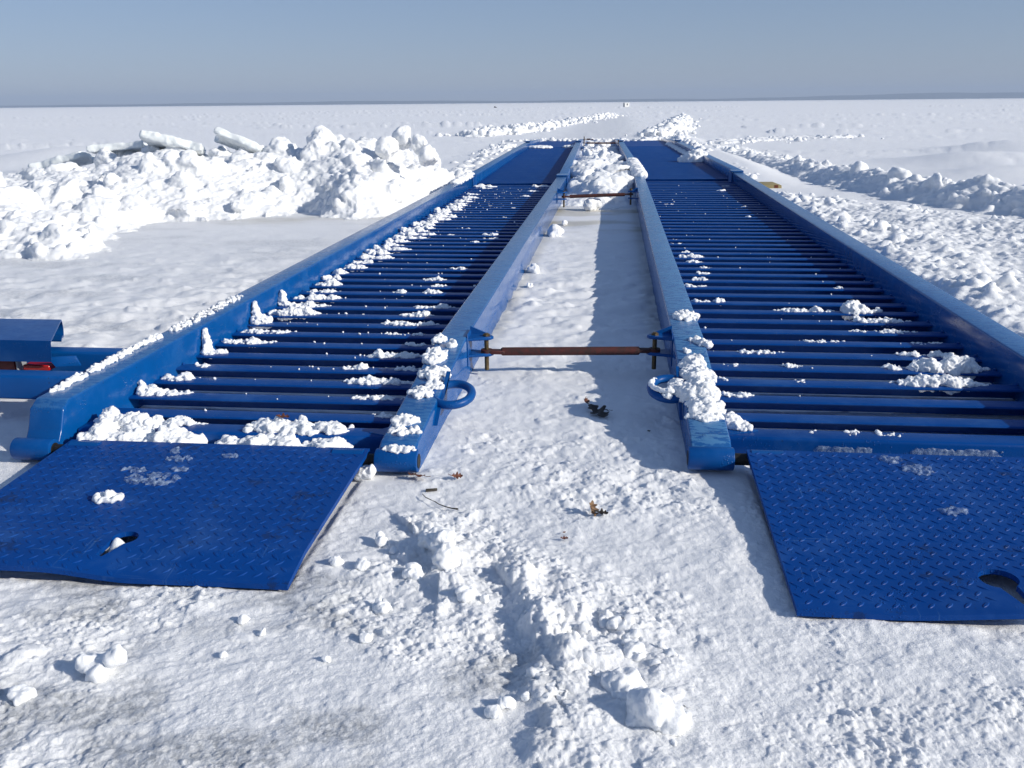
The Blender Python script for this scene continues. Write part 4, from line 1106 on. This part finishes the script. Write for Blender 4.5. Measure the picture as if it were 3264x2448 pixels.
# ------------------------------------------------------------------ snow lumps packed between the ramps
def gap_h(X, Y):
    cx = -.15 - .019 * np.maximum(Y - 11, 0)
    e = np.exp(-((X - cx) / .40) ** 4)
    h = (.02 + .11 * sst(9.3, 10.4, Y) + .05 * np.sin(Y * 1.3) * sst(10, 11, Y)) * (1 - .5 * sst(15, 19, Y)) * e
    return h + .04 * fbm2(X / .3, Y / .3, 3, 87) * sst(9.3, 10, Y) * e - .02
r6 = np.random.default_rng(23)
parts = [core_grid(-.70, .30, 9.2, 24.0, .05, gap_h)]
gp = [(-.15 - .019 * max(y - 11, 0) + r6.uniform(-.34, .34), y) for y in (9.5 + 13.5 * r6.random(190) ** 1.3)]
parts += scatter(gap_h, gp, r6, .04, .16, 2)
for a in ((-.40, 12.3, .16, .20, .22, .10), (-.02, 12.0, .15, .25, .25, .11), (.05, 10.7, .12, .22, .2, .12), (-.2, 10.2, .10, .16, .15, .12), (-.28, 13.2, .15, .26, .22, .10), (-.40, 10.4, .08, .13, .13, .11), (-.12, 11.2, .13, .14, .13, .10)):
    parts.append(blk(*a, ro=tuple(r6.uniform(-.3, .3, 3)), planes=10, r=r6))
o = fuse('snow_bank', parts, .014, SNOW_PILE, ((.14, .020), (.06, -.020), (.03, .008)), 29, smooth=3)
tag(o, 'heap of snow blocks packed between the two ramps behind the middle tie bar', 'snow bank', 'plowed snow banks')
lump('snow_chunk', 'bright snow chunk on the packed snow just before the middle tie bar', 'snow chunk', 'loose snow chunks', [(-.22, 9.05, .06, .085, .08, .075), (-.16, 9.08, .05, .06, .06, .05)], .010, ((.05, -.02), (.02, .006)), 51)

# far plowed ridges beside the ice road
def ridge(label, pts, n, wd, hgt, vox, seed, rmin, rmax, rubble=False):
    r2 = np.random.default_rng(seed); P = np.array(pts); parts = []
    for k in range(n):
        t = r2.random() * (len(P) - 1.001); i = int(t); f = t - i
        c = P[i] + f * (P[i + 1] - P[i]); q = r2.normal(0, .5)
        r = rmin * (rmax / rmin) ** r2.random()
        parts.append(block_verts(r2, (c[0] + q * wd, c[1] + r2.normal(0, .5) * wd, hgt * max(0, c[2]) * math.exp(-q * q * 2) * r2.uniform(.2, 1)), (r * 1.2, r * 1.2, r), 2, 7, .35))
    for i in range(len(P) - 1):
        d = P[i + 1] - P[i]; m = int(math.hypot(d[0], d[1]) / (wd * .35)) + 1
        for k in range(m + 1):
            c = P[i] + d * k / m; parts.append(block_verts(r2, (c[0], c[1], -.02), (wd * (.5 if rubble else .7), wd * (.5 if rubble else .7), (.035 if rubble else max(hgt * c[2] * .35, .05)) + .02), 2, 8, .6, rot=np.eye(3)))
    o = fuse('snow_rubble' if rubble else 'snow_bank', parts, vox, SNOW_PILE, ((.22, .05), (.09, -.045)), seed, smooth=1)
    if rubble: tag(o, label, 'snow rubble', kind='stuff')
    else: tag(o, label, 'snow bank', 'plowed snow banks')
    return o
ridge('long plowed snow ridge on the left side of the far ice road', [(-4.4, 30, .9), (-3.6, 33, 1), (-2.9, 38, .9), (-2.2, 46, .9), (-1.2, 58, 1.1), (-.6, 66, 1.2), (-.2, 70, .7)], 900, .8, .22, .040, 61, .05, .12)
ridge('steep heap of broken snow on the right side of the far ice road', [(1.2, 29.0, .7), (1.8, 32, 1), (2.3, 37, 1.1), (3.0, 45, 1.0), (3.7, 54, .9)], 900, .60, .28, .034, 62, .04, .13)
ridge('broken snow thrown up across the far end of the ramps', [(-2.6, 25.2, .5), (-1.6, 25.6, .6), (-.7, 25.0, 1), (-.3, 24.6, .8), (.2, 25.0, .9), (1.2, 26.5, .6), (1.7, 27, .8)], 420, .40, .07, .024, 63, .015, .06, True)
ridge('strip of snow rubble along the far right ramp\'s outer rail', [(1.75, 12.4, .3), (1.75, 15, .5), (1.65, 18, .8), (1.65, 21, 1), (1.6, 24, 1), (1.9, 27, 1)], 520, .30, .12, .024, 64, .02, .07, True)
ridge('scattered snow rubble out on the lake right of the ramp\'s end', [(2.4, 24, .3), (3.2, 25, .6), (4.2, 26, .8), (5.2, 26.5, .6), (6.2, 27.5, .4)], 200, 1.0, .03, .026, 65, .014, .05, True)
ridge('snow rubble along the left ramp\'s outer side beyond the tall pile', [(-2.15, 12.6, .8), (-2.2, 14, .5), (-2.3, 17, .5), (-2.5, 20, .6), (-2.6, 23, .5)], 360, .32, .11, .024, 66, .02, .07, True)

# ------------------------------------------------------------------ foreground lumps and loose chunks
CR = ((.045, .010), (.020, .007), (.010, .0048), (.0055, .0034), (.003, .0014))
def clods(path, n, width, z0, z1, rmin, rmax, seed):
    """clods of mixed size heaped along a line, thickest at its middle"""
    r2 = np.random.default_rng(seed); P = np.array(path); out = []
    for k in range(n):
        t = r2.random() * (len(P) - 1.001); i = int(t); c = P[i] + (t - i) * (P[i + 1] - P[i])
        e = math.sin(math.pi * min(1, max(0, t / (len(P) - 1)))) ** .5
        q = abs(r2.normal(0, .55)); r = rmin * (rmax / rmin) ** (r2.random() ** 1.8)
        out.append((c[0] + q * width, c[1] + r2.normal(0, .012), z0 + (z1 - z0) * e * math.exp(-q * q * 1.2) * r2.uniform(.35, 1), r * 1.15, r * r2.uniform(.9, 1.3), r * r2.uniform(.8, 1)))
    return out
LG = 'snow lumps in the foreground'
lump('snow_lump', 'upright snow lump standing right of the left checker plate\'s corner', 'snow lump', LG, clods([(-.425, 1.97), (-.40, 1.92), (-.37, 1.86), (-.355, 1.82)], 24, .06, .006, .030, .005, .014, 71) + [(-.392, 1.915, .030, .040, .050, .036), (-.372, 1.880, .040, .036, .040, .034), (-.352, 1.850, .030, .034, .034, .038)], .0042, CR, 71, skirt=20)
lump('snow_lump', 'long crumbly snow ridge with a steep left side, in the foreground middle', 'snow lump', LG, clods([(-.18, 1.72), (-.155, 1.66), (-.125, 1.59), (-.09, 1.52), (-.07, 1.45)], 90, .08, .014, .030, .006, .014, 72), .0038, CR, 72, skirt=30)
lump('snow_lump', 'rounded snow lump right of the long foreground ridge', 'snow lump', LG, clods([(-.03, 1.67), (.01, 1.61), (.04, 1.54), (.05, 1.50)], 30, .06, .010, .026, .006, .017, 73), .0038, CR, 73, skirt=20)
lump('snow_lump', 'small crumbly snow lump in front of the long foreground ridge', 'snow lump', LG, clods([(-.125, 1.48), (-.11, 1.42), (-.10, 1.36)], 26, .05, .014, .028, .005, .013, 74), .0038, CR, 74, skirt=15)
lump('snow_lump', 'smooth rounded snow boulder nearest the bottom edge of the picture', 'snow lump', LG, [(.082, 1.352, .012, .060, .048, .038), (.102, 1.338, .018, .042, .040, .036), (.05, 1.395, .002, .065, .06, .028)], .0042, ((.06, .012), (.025, .007), (.012, .0045), (.006, .003), (.003, .0014)), 75, sub=3, skirt=12)
CHK = [(-0.544, 1.826, 0.0173), (-0.531, 1.956, 0.0175), (-0.492, 1.917, 0.0113), (-0.42, 1.796, 0.0221), (-0.457, 1.655, 0.0196), (-0.459, 1.536, 0.0139), (-0.184, 1.329, 0.0138), (-0.161, 1.355, 0.015), (-0.134, 1.371, 0.0098), (-0.512, 1.457, 0.0084), (-0.375, 1.822, 0.0106), (-0.285, 1.697, 0.0196), (-0.247, 1.694, 0.0117), (-0.715, 1.458, 0.0081), (-0.722, 1.58, 0.0118), (-0.607, 1.843, 0.0151), (-0.668, 1.537, 0.009), (-1.018, 1.306, 0.0207), (-0.673, 2.36, 0.0291), (-0.454, 7.256, 0.0575), (-0.472, 5.636, 0.0366), (-0.461, 5.2, 0.0169), (-0.923, 1.391, 0.03), (-0.406, 7.933, 0.0257)]
CLB = {0: 'round snowball right of the left checker plate, the roundest of the loose chunks', 1: 'snow chunk between the left plate and the upright foreground lump', 3: 'snow chunk just in front of the upright foreground lump', 6: "larger of the paired snowballs at the foreground lump's left foot", 11: 'flat snow chunk behind the biggest foreground lump', 18: "snow chunk wedged between the left plate and the inner rail's hinge", 19: "biggest snow chunk at the foot of the left inner rail's web", 20: "middle snow chunk at the foot of the left inner rail's web", 21: "smallest snow chunk at the foot of the left inner rail's web", 22: 'heart-shaped snow chunk alone on the snow in front of the left plate', 23: 'farthest snow chunk by the left inner rail, near the middle tie bar'}
for i, (x, y, r) in enumerate(CHK):
    r2 = np.random.default_rng(100 + i)
    zg = float(ground(np.array([x]), np.array([y]))[0][0])
    balls = [(x, y, zg + r * (.55 if r > .022 or i == 0 else .32), r, r, r * .85)]
    for k in range(3 if r > .012 else 1):
        a = r2.uniform(0, 6.28); balls.append((x + r * .6 * math.cos(a), y + r * .6 * math.sin(a), zg + r * r2.uniform(.3, .8), r * .6, r * .6, r * .55))
    if i == 22: balls += [(x - .025, y - .005, zg + .028, .02, .017, .017), (x + .028, y + .005, zg + .034, .022, .017, .019), (x + .005, y - .016, zg + .012, .02, .017, .017)]
    o = lump('snow_chunk', CLB.get(i, 'small loose snow chunk on the trodden snow in the foreground'), 'snow chunk', 'loose snow chunks', balls, max(.0018, r * .10), ((r * 1.1, -r * .40), (r * .5, r * .16), (r * .22, r * .07)), 200 + i)

# ------------------------------------------------------------------ leaves, twig, bark chips
OAK = [(0, 0), (.06, .05), (.16, .06), (.22, .16), (.30, .17), (.31, .08), (.40, .09), (.46, .22), (.57, .25), (.60, .15), (.58, .09), (.70, .10), (.76, .19), (.85, .16), (.86, .08), (.95, .07), (1.0, 0)]
def leaf(label, x, y, L, rz, mat, curl=2.0, tilt=(0, 0), lift=.004, stem=True, name='dead_leaf', cat='leaf', skew=1.0):
    outl = OAK + [(p[0], -p[1] * skew) for p in OAK[-2:0:-1]]
    b = bmesh.new()
    n = 22; sec = []
    # strips between the two lobed sides so that the blade can bend
    xs = [i / n for i in range(n + 1)]
    up = lambda t, s: s * np.interp(t, [p[0] for p in OAK], [p[1] for p in OAK]) * (1 if s > 0 else skew)
    rows = []
    for t in xs:
        w0, w1 = up(t, 1), up(t, -1); rows.append([(t - .5, w1 + (w0 - w1) * k / 6) for k in range(7)])
    def bend(u, v):
        z = .25 * curl * (u * u) * .5 + .9 * abs(v) * abs(v) * curl + .03 * math.sin(u * 14 + v * 9)
        return Vector((u * L * (1 - .08 * curl), v * L, z * L))
    vs = [[b.verts.new(bend(*p)) for p in r] for r in rows]
    for i in range(n):
        for k in range(6): b.faces.new((vs[i][k], vs[i + 1][k], vs[i + 1][k + 1], vs[i][k + 1]))
    bmesh.ops.remove_doubles(b, verts=b.verts, dist=1e-5)
    bmesh.ops.solidify(b, geom=list(b.faces), thickness=.0007)
    m = MB(); m.merge(b)
    if stem: m.tube([bend(-.5, 0), bend(-.5, 0) + Vector((-.12 * L, .02 * L, .02 * L)), bend(-.5, 0) + Vector((-.26 * L, .07 * L, .05 * L))], [.0011, .0009, .0008], 6)
    zg = float(ground(np.array([x]), np.array([y]))[0][0])
    o = m.build(name, mat, None, smooth=60)
    o.location = (x, y, zg + lift + .002); o.rotation_euler = (tilt[0], tilt[1], rz)
    tag(o, label, cat, 'dead leaves on the snow'); return o
leaf('long dark curled leaf lying across the shadow edge between the ramps', -.035, 2.955, .13, -.95, LEAFD, 1.6, (.2, .1), .010)
leaf('russet hook-shaped leaf curled up beside the long dark leaf', -.078, 3.025, .06, 1.2, LEAF, 3.0, (.9, .3), .020, False)
leaf('round dark leaf scrap right of the long dark leaf', -.005, 2.985, .032, 2.8, LEAFD, 2.2, (.3, 0), .006)
leaf('brown lobed oak leaf near the left inner rail\'s hinge', -.525, 2.345, .078, 2.6, LEAF, 1.5, (.35, .1), .008)
leaf('small rust brown leaf right of the brown lobed oak leaf', -.415, 2.355, .042, .5, LEAF, 2.6, (.9, .2), .012)
leaf('tan leaf with one lobe standing up, nearest the foreground lumps', -.033, 2.150, .062, 1.75, LEAFT, 2.2, (.5, -.5), .014)
leaf('dark crumpled leaf tangled with the tan standing leaf', -.012, 2.138, .042, .1, LEAFD, 2.4, (.4, .2), .006)
leaf('small brown leaf fragment in front of the tan standing leaf', -.098, 1.997, .024, .3, LEAF, 2.4, (.3, .1), .004, False)
leaf('tiny leaf fragment just behind the small brown fragment', -.100, 2.035, .012, .9, LEAF, 1.4, (.2, .1), .004, False)
leaf('black leaf speck in the shade beside the right inner rail', .128, 2.79, .018, .8, LEAFD, 1.2, (.3, .2), .004, False)
o = leaf('brown leaf scrap lying in the snow on the left front beam', -.985, 2.575, .05, .15, LEAF, 2.0, (.25, .1), 0, False); o.location.z = .093
m = MB(); m.hexa([(-.485, 2.262, 0), (-.455, 2.272, .0), (-.456, 2.279, .0), (-.486, 2.271, .0), (-.485, 2.262, .006), (-.455, 2.272, .006), (-.456, 2.279, .006), (-.486, 2.271, .006)], .001, 1)
zg = float(ground(np.array([-.47]), np.array([2.27]))[0][0])
o = m.build('bark_chip', BARK); o.location.z = zg + .002; tag(o, 'short dark bark chip lying behind the thin twig', 'bark chip')
tw = [(-.487, 2.232), (-.475, 2.212), (-.460, 2.199), (-.445, 2.187), (-.432, 2.172), (-.412, 2.158), (-.395, 2.150), (-.378, 2.146)]
m = MB(); m.tube([(a, b_, max(.006, float(ground(np.array([a]), np.array([b_]))[0][0]) + .004)) for a, b_ in tw], [.0009, .0012, .0012, .0013, .0013, .0014, .0016, .0026], 7)
tag(m.build('twig', BARK), 'thin curved twig lying on the snow in the foreground', 'twig')

# ------------------------------------------------------------------ timber end, fishing shack, distant speck
t = empty('timber_block', (1.93, 11.35, 0), .05); tag(t, 'weathered yellow timber block end beside the right outer rail', 'timber block')
MB().box(-.34, .035, 0, .5, -.05, .046, .006, 2).build('timber', WOOD, t)
MB().box(-.05, -.005, -.002, .01, .014, .0475, .001, 1).build('end_stain', WOODRED, t)

def shack():
    S = empty('fishing_shack', (2.0, 178.0, 0), math.radians(20))
    tag(S, 'white ice fishing shack far out on the frozen lake', 'shack')
    MB().box(-.46, .46, -.38, .38, .02, .78, .01, 1).build('wall', WHITEP, S)
    MB().box(-.50, .50, -.42, .42, .782, .84, .01, 1).build('roof', WHITEP, S)
    MB().box(-.06, .12, -.392, -.381, .38, .68, .004, 1).build('window', DARKG, S)
    MB().box(-.475, -.461, -.30, .30, .03, .72, .004, 1).build('side_panel', GREYP, S)
    MB().box(-.56, -.40, -.44, -.30, -.02, .10, .01, 1).build('skid', DARKST, S)
shack()
o = MB(); o.box(-.20, .20, -.5, .5, .05, .30, .08, 2); o.box(-.14, .14, -.1, .35, .30, .48, .05, 2); o.box(-.16, .16, -.62, -.35, 0, .12, .03, 1)
o = o.build('snowmobile', DARKST); o.scale = (.55, .55, .55); o.location = (-24.8, 199, .05); o.rotation_euler = (0, 0, 1.2)
tag(o, 'tiny dark snowmobile at the horizon, left of the shack', 'snowmobile')

# ------------------------------------------------------------------ haze over the lake
def haze():
    m = bpy.data.materials.new('haze'); m.use_nodes = True; nt = m.node_tree
    nt.nodes.remove(nt.nodes['Principled BSDF'])
    v = nt.nodes.new('ShaderNodeVolumePrincipled')
    v.inputs['Color'].default_value = (.64, .78, 1.0, 1)
    v.inputs['Density'].default_value = .00020
    v.inputs['Anisotropy'].default_value = 0.0
    nt.links.new(v.outputs[0], nt.nodes['Material Output'].inputs['Volume'])
    o = MB(); o.box(-9000, 9000, -9000, 9000, -3.5, 95)
    o = o.build('haze', m, None, 0); tag(o, kind='stuff')
haze()
